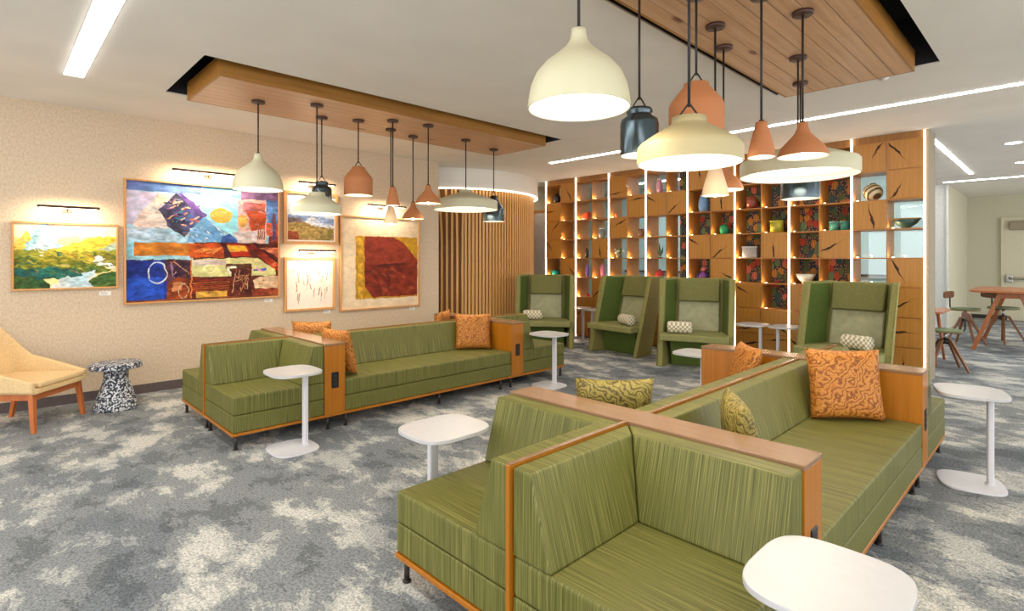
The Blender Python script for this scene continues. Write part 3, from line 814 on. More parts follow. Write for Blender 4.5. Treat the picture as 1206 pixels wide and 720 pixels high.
obj('seat_pan', prism(bm_new(), [(-.31, -.34), (.31, -.34), (.28, .28), (-.28, .28)], 'z', .335, .385, .015, 3), M_YEL, r)
obj('seat_cushion', prism(bm_new(), [(-.27, -.35), (.27, -.35), (.24, .24), (-.24, .24)], 'z', .386, .435, .022, 4), M_YEL, r)
for sx in (-1, 1):
    for sy, tp, bt in ((-1, (.27, -.28), (.295, -.315)), (1, (.22, .21), (.25, .30))):
        bm = bm_new(); h = .022; g = .016
        hexa(bm, [(sx * bt[0] - g, bt[1] - g, 0), (sx * bt[0] + g, bt[1] - g, 0), (sx * bt[0] + g, bt[1] + g, 0), (sx * bt[0] - g, bt[1] + g, 0),
                  (sx * tp[0] - h, tp[1] - h, .335), (sx * tp[0] + h, tp[1] - h, .335), (sx * tp[0] + h, tp[1] + h, .335), (sx * tp[0] - h, tp[1] + h, .335)], .005, 2)
        obj('leg', bm, M_CHAIRLEG, r)
for (a, b, c, d) in ((-.25, .25, -.295, -.265), (-.2, .2, .195, .225), (.225, .262, -.26, .2), (-.262, -.225, -.26, .2)):
    B('apron', M_CHAIRLEG, r, a, b, c, d, .275, .334, .004)

# terrazzo side table
r = thing('terrazzo_table', 'speckled black and white terrazzo table with flared foot by gallery wall', 'side table', (.93, 6.66, 0))
obj('table_top', lathe(bm_new(), [(0, .405), (.215, .405), (.222, .415), (.222, .45), (.215, .46), (0, .46)], 40), M_TERR, r)
obj('pedestal', lathe(bm_new(), [(0, 0), (.19, 0), (.192, .02), (.165, .10), (.125, .23), (.105, .30), (.102, .405), (0, .405)], 40), M_TERR, r)

# ------------------------------------------------------------------ paintings
def vnoise(U, V, f, seed):
    rg = np.random.RandomState(seed); n = int(f) + 3; G = rg.rand(n * 2 + 4, n * 2 + 4); U = np.abs(U); V = np.abs(V)
    x = U * f; y = V * f; i = np.floor(x).astype(int); j = np.floor(y).astype(int); a = x - i; b = y - j
    a = a * a * (3 - 2 * a); b = b * b * (3 - 2 * b); i = np.clip(i, 0, G.shape[0] - 2); j = np.clip(j, 0, G.shape[1] - 2)
    return (G[i, j] * (1 - a) + G[i + 1, j] * a) * (1 - b) + (G[i, j + 1] * (1 - a) + G[i + 1, j + 1] * a) * b
class Canvas:
    def __init__(s, nx, ny, warp=.012, seed=1, asp=1.0):
        s.nx, s.ny = nx, ny
        u = np.linspace(0, 1, nx); v = np.linspace(0, 1, ny); s.u, s.v = np.meshgrid(u, v)
        s.U = s.u + warp * (vnoise(s.u, s.v, 22, seed) - .5) * 2; s.V = s.v + warp * (vnoise(s.u, s.v, 22, seed + 1) - .5) * 2
        s.c = np.zeros((ny, nx, 3)); s.seed = seed
    def fill(s, mask, c, c2=None, var=.18, f=14, alpha=1.0):
        s.seed += 3
        mk = np.nonzero(mask)
        if not len(mk[0]): return
        u, v = s.u[mk], s.v[mk]
        def fb(f0, sd, asp):
            o = 0; a_ = .5
            for q in range(4):
                r_ = .6 + q; x_ = (u * math.cos(r_) + v * asp * math.sin(r_)) * .5 + .5; y_ = (-u * math.sin(r_) + v * asp * math.cos(r_)) * .5 + .5
                o = o + a_ * vnoise(x_, y_, f0 * 2 ** q, sd + q); a_ *= .6
            return np.clip((o / 1.088 - .5) * 1.9 + .5, 0, 1)
        k2 = fb(f * 3, s.seed + 17, 1.6)[:, None]
        a = np.array(c, float); colr = a
        if c2: colr = a + (np.array(c2, float) - a) * fb(f * .6, s.seed, .8)[:, None]
        colr = np.clip(colr * (1 + var * (k2 - .5) * 2), 0, 255)
        s.c[mk] = s.c[mk] * (1 - alpha) + colr * alpha
    def poly(s, pts, c, c2=None, **kw):
        inside = np.zeros_like(s.U, bool); n = len(pts); j = n - 1
        for i in range(n):
            xi, yi = pts[i]; xj, yj = pts[j]
            cond = ((yi > s.V) != (yj > s.V)) & (s.U < (xj - xi) * (s.V - yi) / (yj - yi + 1e-9) + xi)
            inside ^= cond; j = i
        s.fill(inside, c, c2, **kw)
    def rect(s, a, b, c, d, c1, c2=None, **kw): s.fill((s.U >= a) & (s.U <= b) & (s.V >= c) & (s.V <= d), c1, c2, **kw)
    def ell(s, cx, cy, rx, ry, c, c2=None, ring=None, **kw):
        q = np.sqrt(((s.U - cx) / rx) ** 2 + ((s.V - cy) / ry) ** 2)
        s.fill(q < 1 if ring is None else (q < 1) & (q > ring), c, c2, **kw)
    def line(s, p, q, w, c, c2=None, **kw):
        px, py = p; qx, qy = q; dx, dy = qx - px, qy - py; L2 = dx * dx + dy * dy
        t_ = np.clip(((s.U - px) * dx + (s.V - py) * dy) / L2, 0, 1)
        s.fill(np.hypot(s.U - px - t_ * dx, s.V - py - t_ * dy) < w, c, c2, **kw)
    def build(s, name, x0, x1, z0, z1, y, parent, mat):
        xs = x0 + s.u * (x1 - x0); zs = z1 - s.v * (z1 - z0)
        co = np.stack([xs, np.full_like(xs, y), zs], -1).reshape(-1, 3)
        idx = np.arange(s.nx * s.ny).reshape(s.ny, s.nx)
        f = np.stack([idx[:-1, :-1], idx[1:, :-1], idx[1:, 1:], idx[:-1, 1:]], -1).reshape(-1, 4)
        me = bpy.data.meshes.new(name); me.from_pydata(co.tolist(), [], f.tolist())
        at = me.color_attributes.new('paint', 'FLOAT_COLOR', 'POINT')
        q = s.c.reshape(-1, 3) / 255.0; q = np.where(q <= .04045, q / 12.92, ((q + .055) / 1.055) ** 2.4)
        at.data.foreach_set('color', np.concatenate([q, np.ones((len(q), 1))], 1).astype(np.float32).ravel())
        return link(name, me, mat, parent)
t = NT('oil_paint'); t.set(.6, 0, .2)
at = t.node('ShaderNodeAttribute', attribute_name='paint'); t.col(at.outputs[0]); t.bump(t.noise(t.coord(), 60, 3), .15, .004); M_PAINT = t.m

def framed(name, label, x0, x1, z0, z1, fw, depth, canvas, inset=0.0, mat_c=None):
    xc = (x0 + x1) / 2
    r = thing(name, label, 'painting', (xc, YW, z0), 0, 'framed artworks on the gallery wall')
    hx = (x1 - x0) / 2; h = z1 - z0
    B('backing', M_FRAME, r, -hx + .003, hx - .003, -depth * .45, -.001, .003, h - .003)
    for (a, b, c, d) in ((-hx, hx, 0, fw), (-hx, hx, h - fw, h), (-hx, -hx + fw, fw, h - fw), (hx - fw, hx, fw, h - fw)):
        B('frame_rail', M_FRAME, r, a, b, -depth, 0, c, d, .002, 1)
    if inset: B('mat_board', mat_c, r, -hx + fw, hx - fw, -depth * .5, -depth * .45, fw, h - fw)
    i = fw + inset
    canvas.build('canvas', -hx + i, hx - i, i, h - i, -depth * .55, r, M_PAINT)
    return r
# landscape with river
c = Canvas(200, 150, .03, 11)
c.rect(-1, 2, -1, 2, (240, 222, 160), (232, 206, 130), var=.06)
c.rect(-1, 2, -.1, .2, (236, 226, 190), (244, 232, 196), var=.05)
c.poly([(.0, .3), (.12, .12), (.2, .22), (.3, .38), (.0, .5)], (232, 206, 120), (222, 180, 70))
c.poly([(.10, .40), (.2, .05), (.3, -.02), (.36, .12), (.48, .42), (.3, .42)], (140, 186, 200), (214, 226, 222), var=.25)
c.poly([(.3, .42), (.55, .28), (.9, .16), (1.1, .2), (1.1, .5), (.3, .5)], (226, 198, 70), (200, 170, 60), var=.2)
c.poly([(.8, .4), (1.0, .26), (1.1, .3), (1.1, .4)], (150, 180, 170), (190, 200, 170))
c.poly([(-.1, .38), (.25, .4), (.5, .44), (1.1, .38), (1.1, .62), (-.1, .62)], (186, 164, 52), (112, 128, 48), var=.25)
c.poly([(-.1, .5), (.3, .48), (.62, .56), (.85, .66), (.95, .75), (.5, .78), (-.1, .72)], (150, 140, 40), (66, 96, 44), var=.3)
c.poly([(.75, .5), (.92, .46), (1.1, .52), (1.1, .7), (.84, .62)], (160, 130, 44), (104, 110, 44))
c.poly([(.8, .5), (.9, .52), (.84, .58), (1.0, .66), (1.0, .74), (.76, .6)], (206, 222, 214), (230, 230, 220))
c.poly([(-.1, .7), (.3, .68), (.55, .7), (.68, .78), (.45, .86), (-.1, .86)], (28, 84, 84), (50, 110, 84), var=.3)
c.poly([(-.1, .8), (.3, .86), (.35, 1.1), (-.1, 1.1)], (40, 70, 40), (90, 120, 50), var=.3)
c.poly([(.28, 1.1), (.4, .88), (.76, .74), (.8, .78), (.74, .9), (.8, 1.1)], (176, 204, 214), (236, 222, 206), var=.12)
c.poly([(.72, .92), (.84, .78), (1.1, .74), (1.1, 1.1), (.8, 1.1)], (96, 112, 44), (52, 90, 50), var=.3)
rl = random.Random(2)
for k in range(70):
    x = rl.random(); y = .42 + rl.random() * .4
    if .45 < x < .85 and y > .74: continue
    c.line((x, y), (x + rl.uniform(.03, .1), y + rl.uniform(-.01, .035)), rl.uniform(.004, .012), rl.choice([(60, 84, 40), (206, 176, 60), (140, 96, 40), (34, 90, 84), (226, 204, 110), (90, 110, 50)]), alpha=.7)
for k in range(16):
    x = .12 + rl.random() * .26; y = .1 + rl.random() * .3; c.line((x, y), (x + .05, y + .09), .006, rl.choice([(110, 160, 184), (232, 236, 226), (160, 196, 200)]), alpha=.7)
framed('landscape_painting', 'river landscape painting with pale mountain in thin oak frame', .17, 1.02, 1.185, 1.87, .018, .045, c)
# big abstract
c = Canvas(330, 260, .007, 31)
c.rect(-1, 2, -1, 2, (150, 205, 225), (176, 190, 214), var=.15)
c.rect(-1, 1.1, -1, .075, (96, 130, 186), (110, 110, 170)); c.rect(.45, .72, -1, .08, (110, 170, 210), (140, 190, 214)); c.rect(.72, 1.1, -1, .1, (110, 84, 130), (150, 110, 140))
c.poly([(-.1, .08), (.3, .08), (.2, .3), (.04, .36), (-.1, .34)], (206, 190, 214), (190, 200, 224), var=.12)
c.poly([(.04, .36), (.16, .12), (.26, .3), (.33, .44), (.12, .42)], (224, 186, 168), (216, 206, 200), var=.18)
c.ell(.22, .13, .05, .05, (236, 176, 136), (226, 206, 190))
c.rect(.0, .65, .38, .5, (126, 190, 214), (186, 196, 210), var=.2)
c.poly([(.44, .1), (.70, .08), (.70, .45), (.56, .36), (.46, .24)], (140, 214, 232), (176, 222, 226), var=.08)
c.poly([(.19, .23), (.295, .07), (.47, .27), (.34, .45), (.25, .37)], (90, 84, 140), (60, 60, 70), var=.3)
rs = random.Random(4)
for k in range(34):
    q = rs.random(); w_ = rs.random(); x = .22 + q * .2; y = .2 + q * .1 + (w_ - .5) * .18
    c.line((x, y), (x + rs.uniform(.01, .04), y + rs.uniform(-.03, .01)), rs.uniform(.003, .007), rs.choice([(214, 120, 60), (60, 120, 150), (226, 210, 180), (150, 90, 150), (40, 40, 60), (220, 170, 130)]))
c.poly([(.30, .07), (.33, .07), (.49, .25), (.46, .29)], (92, 64, 140), (130, 100, 170))
c.poly([(.47, .27), (.66, .49), (.36, .49), (.38, .38)], (98, 150, 200), (130, 180, 214), var=.12)
for k in range(22):
    x = .38 + rs.random() * .25; y = .37 + rs.random() * .12; c.line((x, y), (x + .012, y + .012), .003, rs.choice([(60, 90, 140), (226, 226, 216), (90, 120, 170)]))
c.poly([(.60, .44), (.65, .42), (.72, .5), (.58, .5)], (60, 90, 160), (80, 120, 180))
c.ell(.585, .25, .078, .065, (232, 206, 112), (206, 170, 70), var=.15); c.ell(.57, .24, .05, .035, (176, 140, 60), (232, 214, 140), ring=.82)
c.rect(.70, .91, .09, .5, (214, 170, 176), (226, 190, 160), var=.2)
c.poly([(.76, .2), (.86, .12), (.91, .2), (.9, .36), (.8, .38)], (206, 90, 46), (176, 70, 44), var=.2)
c.ell(.74, .29, .035, .06, (236, 176, 90), (226, 150, 70)); c.rect(.74, .9, .12, .2, (130, 96, 150), (216, 110, 80), var=.3)
for k in range(4): c.rect(.845 + k * .015, .853 + k * .015, .36, .46, (176, 120, 60), (120, 70, 30))
c.poly([(.66, .4), (.84, .38), (.84, .5), (.72, .5)], (226, 206, 180), (206, 190, 200))
c.rect(.91, 1.1, .08, .32, (70, 110, 190), (150, 190, 220), var=.25); c.rect(.91, 1.1, .30, .42, (206, 96, 60), (150, 50, 50), var=.3); c.rect(.93, 1.1, .42, .56, (96, 60, 80), (150, 60, 50), var=.3); c.rect(.955, .985, .2, .45, (60, 60, 130), (200, 120, 80))
c.rect(-1, 2, .495, 1.1, (96, 40, 28), (70, 34, 30), var=.2)
c.rect(-.1, .4, .495, .65, (130, 190, 206), (176, 200, 206)); c.rect(.045, .375, .505, .615, (212, 140, 44), (190, 104, 40), var=.2)
c.rect(.375, .60, .505, .63, (206, 92, 36), (176, 66, 30), var=.25)
for k in range(12): c.line((.4 + rs.random() * .17, .52 + rs.random() * .09), (.42 + rs.random() * .17, .52 + rs.random() * .09), .003, rs.choice([(110, 30, 20), (236, 150, 70)]))
c.poly([(.62, .51), (.76, .51), (.8, .62), (.62, .62)], (206, 60, 32), (190, 50, 30)); c.poly([(.63, .52), (.75, .52), (.77, .57), (.63, .58)], (232, 190, 60), (226, 160, 50))
c.poly([(.58, .5), (.62, .5), (.66, .62), (.62, .64)], (90, 34, 30), (60, 30, 40)); c.poly([(.8, .5), (1.1, .76), (1.1, .86), (.74, .5)], (190, 66, 36), (110, 30, 24), var=.3); c.line((.83, .5), (1.02, .7), .008, (60, 24, 24))
c.poly([(.86, .54), (1.1, .52), (1.1, .68)], (206, 110, 80), (226, 140, 90), var=.3)
c.poly([(.385, .645), (.84, .63), (.98, .74), (.98, .8), (.385, .8)], (214, 210, 140), (200, 190, 130), var=.12)
c.rect(.40, .62, .65, .7, (226, 196, 190), (206, 206, 190)); c.ell(.51, .73, .04, .04, (240, 226, 170), ring=.8)
c.rect(.62, .8, .69, .73, (96, 60, 40), (60, 30, 30)); c.rect(.63, .69, .71, .78, (230, 220, 200)); c.rect(.645, .68, .73, .76, (40, 30, 30))
c.line((.82, .75), (.9, .74), .01, (70, 90, 170)); c.line((.84, .73), (.88, .76), .008, (206, 150, 170))
c.rect(-.1, .29, .655, 1.1, (34, 56, 150), (24, 40, 110), var=.25); c.rect(-.1, .22, .8, .98, (40, 80, 180), (30, 60, 160), var=.2)
c.rect(.22, .385, .655, .84, (60, 40, 60), (90, 50, 50), var=.35); c.poly([(.24, .85), (.3, .8), (.385, .82), (.385, 1.1), (.22, 1.1)], (150, 66, 30), (96, 40, 26), var=.3); c.rect(.27, .33, .84, .92, (214, 150, 100), (196, 120, 76))
c.ell(.18, .76, .06, .095, (206, 214, 226), ring=.88); c.ell(.34, .92, .03, .07, (206, 170, 130), ring=.85)
for k in range(10): c.line((.24 + rs.random() * .13, .66 + rs.random() * .15), (.24 + rs.random() * .13, .66 + rs.random() * .15), .0035, rs.choice([(150, 110, 150), (206, 150, 130), (40, 30, 60)]))
c.rect(.385, .65, .81, 1.1, (120, 40, 24), (86, 30, 22), var=.3)
for k in range(7): c.rect(.39, .64, .83 + k * .018, .836 + k * .018, rs.choice([(206, 120, 50), (150, 50, 30), (176, 84, 40)]), None, alpha=.8)
c.rect(.42, .63, .93, 1.1, (206, 170, 76), (190, 140, 50), var=.25); c.rect(.383, .392, .64, 1.1, (206, 110, 40))
c.rect(.65, .80, .73, 1.1, (74, 30, 26), (104, 44, 30), var=.35)
for k in range(16): c.line((.66 + rs.random() * .13, .74 + rs.random() * .22), (.66 + rs.random() * .13, .74 + rs.random() * .22), .003, rs.choice([(176, 110, 70), (40, 20, 20), (206, 150, 110)]))
c.poly([(.81, .84), (.9, .8), (1.1, .82), (1.1, .92), (.83, .92)], (222, 196, 156), (196, 160, 130), var=.15); c.rect(.8, 1.1, .92, 1.1, (110, 44, 30), (150, 70, 40), var=.3); c.rect(.0, 1.1, .985, 1.1, (170, 110, 50), (90, 50, 40))
for k in range(120):
    x = rs.random(); y = .66 + .33 * rs.random()
    if x < .22: cc = rs.choice([(24, 40, 120), (50, 84, 190), (30, 56, 150)])
    elif y < .8 and x > .4: cc = rs.choice([(226, 220, 160), (190, 180, 110), (206, 150, 90)])
    else: cc = rs.choice([(150, 64, 30), (60, 26, 22), (206, 120, 56), (100, 40, 26)])
    c.line((x, y), (x + rs.uniform(-.03, .03), y + rs.uniform(-.02, .02)), rs.uniform(.002, .006), cc, alpha=.55)
for k in range(120):
    x = rs.random(); y = .08 + .4 * rs.random()
    cc = rs.choice([(226, 206, 206), (150, 196, 220), (236, 226, 206), (170, 160, 200), (206, 140, 110), (96, 150, 190)])
    c.line((x, y), (x + rs.uniform(-.05, .05), y + rs.uniform(-.012, .012)), rs.uniform(.002, .005), cc, alpha=.4)
framed('abstract_painting', 'huge multicoloured abstract painting with blue and rust blocks', 1.07, 2.735, 1.0, 2.38, .018, .06, c)
# small coastal landscape
c = Canvas(120, 110, .02, 51)
c.rect(-1, 2, -1, 2, (226, 230, 236), (200, 214, 232), var=.08)
c.poly([(-.1, .45), (.4, .42), (1.1, .5), (1.1, .66), (-.1, .66)], (110, 130, 170), (150, 170, 206), var=.2)
c.poly([(.35, .58), (.5, .44), (.7, .58), (1.1, .66), (1.1, .74), (.3, .7)], (230, 230, 236), (200, 206, 224))
c.poly([(-.1, .5), (.2, .52), (.5, .66), (1.1, .72), (1.1, 1.1), (-.1, 1.1)], (186, 150, 90), (140, 126, 70), var=.25)
c.poly([(-.1, .8), (.2, .82), (.26, 1.1), (-.1, 1.1)], (150, 66, 40), (176, 96, 60), var=.25)
c.poly([(-.1, .5), (.25, .5), (.3, .6), (-.1, .62)], (130, 110, 110), (110, 96, 100), var=.3)
framed('coastal_painting', 'small coastal dune painting in deep oak frame above line drawing', 2.79, 3.54, 1.70, 2.40, .035, .06, c, .02, M_WHITE)
# drawing of small marks
c = Canvas(140, 140, .008, 71)
c.rect(-1, 2, -1, 2, (238, 226, 214), (232, 218, 204), var=.03)
rs = random.Random(9)
for k in range(26):
    x = .12 + .8 * rs.random(); y = .15 + .6 * rs.random(); L = rs.uniform(.05, .2)
    c.line((x, y), (x + rs.uniform(-.03, .03), y + L), rs.uniform(.005, .013), rs.choice([(200, 150, 110), (150, 110, 90), (206, 170, 120), (130, 120, 120), (190, 120, 100)]), alpha=.85)
framed('mark_drawing', 'pale drawing of scattered small brown marks in oak frame', 2.80, 3.50, .80, 1.52, .03, .05, c)
# red/ochre
c = Canvas(190, 190, .006, 91)
c.rect(-1, 2, -1, 2, (226, 206, 176), (218, 196, 164), var=.05)
c.rect(.17, .99, .2, .90, (196, 150, 40), (176, 126, 30), var=.12)
c.ell(.19, .25, .03, .05, (206, 160, 60)); c.rect(.2, .26, .22, .9, (206, 162, 56), (186, 140, 44))
c.poly([(.28, .205), (.66, .205), (.8, .27), (.99, .47), (.99, .885), (.38, .885), (.28, .76)], (132, 50, 30), (112, 40, 28), var=.22, f=9)
c.poly([(.28, .205), (.66, .205), (.8, .27), (.9, .4), (.9, .52), (.28, .52)], (150, 62, 38), (130, 50, 36), var=.15, f=9)
for k in range(40):
    x = .32 + .62 * rs.random(); y = .55 + .3 * rs.random(); c.line((x, y), (x + rs.uniform(-.06, .06), y + rs.uniform(-.04, .04)), rs.uniform(.006, .02), rs.choice([(176, 84, 50), (96, 34, 26), (150, 60, 36)]), alpha=.5)
c.line((.45, .53), (.8, .51), .012, (70, 30, 26), alpha=.8)
framed('red_shape_painting', 'large square painting of a dark red and ochre shape on cream', 3.58, 4.92, .755, 2.12, .022, .05, c)
for (x, z, lb) in ((.91, 1.13, 'river landscape painting'), (2.61, .965, 'huge abstract painting'), (3.40, .765, 'pale mark drawing'), (4.80, .72, 'dark red square painting')):
    tg = thing('caption_card', 'small white caption card below the ' + lb, 'caption card', (x, YW, z), 0, 'caption cards on the gallery wall')
    B('card', M_CARD, tg, -.05, .05, -.004, 0, -.022, .022)
    for q in range(3): B('text_line', M_LEG, tg, -.04, .015 + .01 * (q % 2), -.0045, -.004, .008 - q * .011, .0105 - q * .011)

# picture lights
def picture_light(x0, x1, z, label, power, zt=None):
    power *= .5
    xc = (x0 + x1) / 2; L = (x1 - x0) / 2
    r = thing('picture_light', label, 'picture light', (xc, YW, z), 0, 'slim picture lights on the gallery wall')
    b = obj('bar', tube(bm_new(), [(-L, -.2, 0), (L, -.2, 0)], .013, 10), M_BRONZE, r)
    B('led', M_PICLED, b, -L + .02, L - .02, -.197, -.187, -.0165, -.012)
    obj('arm', tube(bm_new(), [(0, -.2, 0), (0, -.1, .012), (0, -.012, -.03)], .005, 6), M_BRONZE, r)
    obj('wall_plate', box(bm_new(), -.04, .04, -.015, 0, -.05, -.01, .004), M_BRONZE, r)
    light('picture_lamp', 'AREA', power, (1.0, .78, .55), r, (0, -.188, -.022), (math.radians(38), 0, 0), shape='RECTANGLE', size=2 * L - .04, size_y=.02)
picture_light(.35, .84, 2.02, 'bronze picture light above the river landscape', 7)
picture_light(1.49, 2.32, 2.51, 'long bronze picture light above the huge abstract painting', 13)
picture_light(2.92, 3.43, 2.51, 'bronze picture light above the coastal painting', 7)
picture_light(2.92, 3.43, 1.61, 'bronze picture light between coastal painting and pale drawing', 7)
picture_light(3.92, 4.56, 2.28, 'bronze picture light above the dark red painting', 9)

# ------------------------------------------------------------------ pendant lamps
PROF = {
 'bell': [(1, 0), (.985, .12), (.94, .28), (.84, .43), (.66, .57), (.44, .68), (.26, .78), (.175, .87), (.15, .95), (.15, 1), (0, 1)],
 'dome': [(1, 0), (1.0, .30), (.985, .37), (.93, .44), (.72, .60), (.46, .77), (.36, .84), (.33, .88), (.33, 1), (0, 1)],
 'jar': [(1, 0), (1, .58), (.95, .65), (.52, .92), (.46, .95), (.46, 1), (0, 1)],
 'steel': [(1, 0), (1, .66), (.94, .76), (.66, .84), (.62, .88), (.68, .91), (.68, .96), (.62, 1), (0, 1)],
 'steelwide': [(1, 0), (1, .45), (.94, .53), (.42, .84), (.34, .88), (.34, 1), (0, 1)],
 'cone': [(1, 0), (.94, .2), (.5, .86), (.44, .9), (.42, 1), (0, 1)],
 'sbell': [(1, 0), (.97, .1), (.84, .28), (.55, .5), (.32, .68), (.22, .84), (.2, 1), (0, 1)],
 'disc': [(1, 0), (1.0, .40), (.97, .46), (.6, .68), (.24, .88), (.2, .92), (.2, 1), (0, 1)]}
def fine_prof(p):
    out = [p[0]]
    for a, b in zip(p, p[1:]):
        for k in (1, 2): out.append((a[0] + (b[0] - a[0]) * k / 2, a[1] + (b[1] - a[1]) * k / 2))
    return out
def pendant(x, y, kind, w_, zt, zb, mat, label, power, bulb):
    R = w_ / 2; h = zt - zb
    r = thing('pendant_lamp', label, 'pendant lamp', (x, y, zb), 0, 'pendant lamps under the wooden canopies')
    p = PROF[kind]; power *= .42
    shade = obj('shade', lathe(bm_new(), [(a * R, b * h) for a, b in p], 48), mat, r)
    inn = [(max(0, a * R - .006), b * h - (.006 if b > .5 else 0)) for a, b in p]
    inn = [(R, 0), (R - .006, .0)] + [q for q in inn[1:] ]
    o = obj('inner_shade', lathe(bm_new(), inn, 48), M_INNER, shade)
    if bulb == 'wide':
        k = .22 if kind in ('dome', 'disc') else .25
        obj('diffuser', lathe(bm_new(), [((R - .008) * .97, h * k), (0, h * k)], 48), M_BULB, r)
        light('lamp', 'AREA', power, (1.0, .87, .68), r, (0, 0, h * k - .006), (0, 0, 0), shape='DISK', size=2 * R * .85)
    else:
        bm = bm_new(); bmesh.ops.create_uvsphere(bm, u_segments=16, v_segments=10, radius=min(.028, R * .34)); bmesh.ops.translate(bm, verts=bm.verts, vec=(0, 0, .022))
        obj('bulb', bm, M_SMALLBULB, r, True)
        light('lamp', 'SPOT', power, (1.0, .84, .64), r, (0, 0, -.012), (0, 0, 0), spot_size=math.radians(130), spot_blend=.6, shadow_soft_size=.02)
    zr = 3.0 - zb
    top = h
    if kind in ('steel', 'jar', 'dome', 'steelwide'):
        e = .06; nr = .6 * R * {'steel': .62, 'jar': .46, 'dome': .33, 'steelwide': .34}[kind]
        q = .7071
        obj('bail', tube(bm_new(), [(-nr * q, nr * q, h - .012), (-nr * q * .9, nr * q * .9, h + .012), (-.004, .004, h + e), (.004, -.004, h + e), (nr * q * .9, -nr * q * .9, h + .012), (nr * q, -nr * q, h - .012)], .0045, 6), M_CORD, r)
        top = h + e
    obj('cord', tube(bm_new(), [(0, 0, top - .01), (0, 0, zr - .018)], .0068, 8), M_CORD, r)
    obj('socket_cap', lathe(bm_new(), [(0, h - .01), (.014, h - .01), (.014, h + .012), (0, h + .016)], 12), M_CORD, r)
    obj('ceiling_cap', lathe(bm_new(), [(0, zr - .022), (.056, zr - .022), (.06, zr - .018), (.06, zr), (0, zr)], 28), M_CANOPY, r)
LAMPS = [  # x, dy, kind, width, top, bottom, material, description, bulb
 (1.85, .03, 'bell', .445, 2.50, 2.155, M_CREAM, 'large cream bell pendant lamp', 'wide', 9),
 (2.30, -.25, 'dome', .465, 2.145, 1.935, M_MUSTARD, 'pale mustard shouldered dome pendant lamp', 'wide', 9),
 (2.54, .165, 'steel', .205, 2.315, 2.06, M_STEEL, 'small dark blue steel pendant lamp', 'wide', 4),
 (2.88, .01, 'jar', .30, 2.49, 2.185, M_TERRA, 'terracotta jar-shaped pendant lamp', 'wide', 5),
 (3.15, -.245, 'cone', .148, 2.275, 2.075, M_TERRA, 'narrow terracotta cone pendant lamp', 'bulb', 4),
 (3.35, .12, 'cone', .165, 2.10, 1.905, M_PALECONE, 'narrow pale clay cone pendant lamp', 'bulb', 4),
 (3.735, .24, 'sbell', .265, 2.19, 1.985, M_TERRA, 'low-hung small terracotta bell pendant lamp', 'bulb', 4),
 (3.55, -.335, 'sbell', .285, 2.325, 2.12, M_TERRA, 'higher-hung small terracotta bell pendant lamp', 'bulb', 4),
 (4.32, -.06, 'disc', .80, 2.36, 2.115, M_CREAM, 'very wide shallow cream pendant lamp', 'wide', 12),
 (4.965, .13, 'steelwide', .30, 2.355, 2.01, M_STEEL, 'larger dark blue steel pendant lamp', 'wide', 4)]
for yc, where in ((5.335, ' over the sofa beside paintings'), (1.455, ' over the sofa with olive cushions')):
    for (x, dy, kind, w_, zt, zb, mat, ds, bulb, pw) in LAMPS:
        m_ = M_CREAM if (kind == 'dome' and yc > 3) else mat
        ds_ = ds.replace('pale mustard', 'cream') if (kind == 'dome' and yc > 3) else ds
        pendant(x, yc + dy, kind, w_, zt, zb, m_, ds_ + where, pw, bulb)

# ------------------------------------------------------------------ high table, stools beyond the shelving
def aframe_table(name, label, x0, x1, yc, hw, H, th=.03):
    r = thing(name, label, 'table', ((x0 + x1) / 2, yc, 0)); hx = (x1 - x0) / 2
    obj('table_top', prism(bm_new(), squircle(hx, hw, 40, 9), 'z', H - th, H, .004, 1), M_TABLEWOOD, r)
    for sx in (-1, 1):
        for sy in (-1, 1):
            x = sx * (hx - .1); a = (x - sx * .0, sy * (hw - .08)); b = (x - sx * .08, sy * .12)
            g = .03
            hexa(bm := bm_new(), [(a[0] - g, a[1] - g, 0), (a[0] + g, a[1] - g, 0), (a[0] + g, a[1] + g, 0), (a[0] - g, a[1] + g, 0),
                                  (b[0] - g, b[1] - g, H - th), (b[0] + g, b[1] - g, H - th), (b[0] + g, b[1] + g, H - th), (b[0] - g, b[1] + g, H - th)], .006, 1)
            obj('leg', bm, M_TABLEWOOD, r)
        B('cross_rail', M_TABLEWOOD, r, sx * (hx - .18) - .025, sx * (hx - .18) + .025, -.17, .17, H - th - .09, H - th - .001)
aframe_table('high_table', 'tall wooden A-frame table by the exit door', 11.62, 13.5, .64, .53, .98)
r = thing('meeting_table', 'lower wooden table mostly hidden behind the end of shelving', 'table', (9.86, 1.60, 0))
obj('table_top', prism(bm_new(), squircle(.46, .40, 40, 8), 'z', .735, .76, .004, 1), M_TABLEWOOD, r)
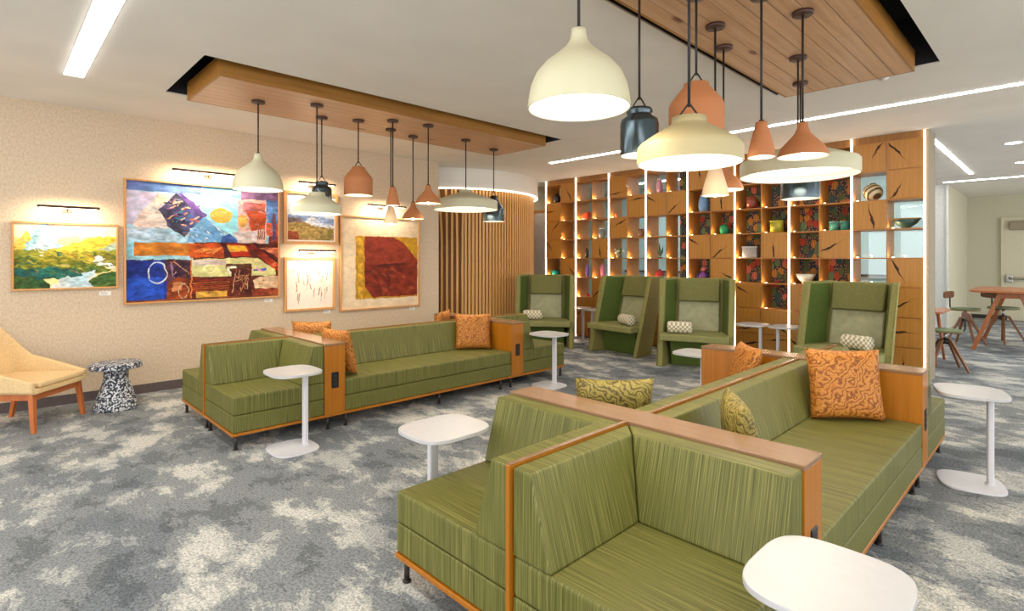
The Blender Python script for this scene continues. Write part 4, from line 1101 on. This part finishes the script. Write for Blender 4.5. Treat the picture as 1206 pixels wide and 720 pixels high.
for sx in (-1, 1):
    for sy in (-1, 1): obj('leg', tube(bm_new(), [(sx * .38, sy * .32, 0), (sx * .3, sy * .25, .735)], .018, 8, .024), M_TABLEWOOD, r)
def make_stool(label):
    r = thing('swivel_stool', label, 'stool', (0, 0, 0), 0, 'wooden swivel stools with green seats')
    obj('seat', prism(bm_new(), squircle(.2, .19, 32, 3), 'z', .60, .628, .008, 2), M_STOOLSEAT, r)
    obj('seat_shell', prism(bm_new(), squircle(.205, .195, 32, 3), 'z', .588, .60, .003, 1), M_STOOLWOOD, r)
    obj('post', tube(bm_new(), [(0, 0, .47), (0, 0, .588)], .022, 12), M_CHROME, r)
    obj('hub', lathe(bm_new(), [(0, .40), (.05, .40), (.06, .44), (.05, .48), (0, .48)], 16), M_BLACK, r)
    for k in range(4):
        a = PI / 4 + k * PI / 2; c_, s_ = math.cos(a), math.sin(a); g = .02
        bm = bm_new()
        def P(rad, t_, z): return (rad * c_ - t_ * s_, rad * s_ + t_ * c_, z)
        hexa(bm, [P(.29, -.014, 0), P(.32, -.014, 0), P(.32, .014, 0), P(.29, .014, 0), P(.045, -g, .47), P(.09, -g, .47), P(.09, g, .47), P(.045, g, .47)], .004, 1)
        obj('leg', bm, M_STOOLWOOD, r)
    obj('back_bracket', tube(bm_new(), [(0, .10, .582), (0, .20, .585), (0, .225, .64), (0, .225, .80)], .012, 8), M_BLACK, r)
    b = obj('backrest', prism(bm_new(), squircle(.19, .062, 32, 4), 'y', .232, .254, .006, 2), M_STOOLWOOD, r)
    b.location = (0, 0, .845)
    return r
s1 = make_stool('wooden swivel stool with green seat tucked at the lower table')
s1.location = (9.36, 1.16, 0); s1.rotation_euler = (0, 0, PI + .35); s1.scale = (.95, .95, .86)
o = dup(s1, (12.25, 1.24, 0), -.25, 'wooden swivel stool on the high table side nearer the shelving'); o.scale = (1, 1, 1.02)
o = dup(s1, (13.05, .80, 0), .9, 'wooden swivel stool at far side of high table, nearer the exit door'); o.scale = (1, 1, 1.02)
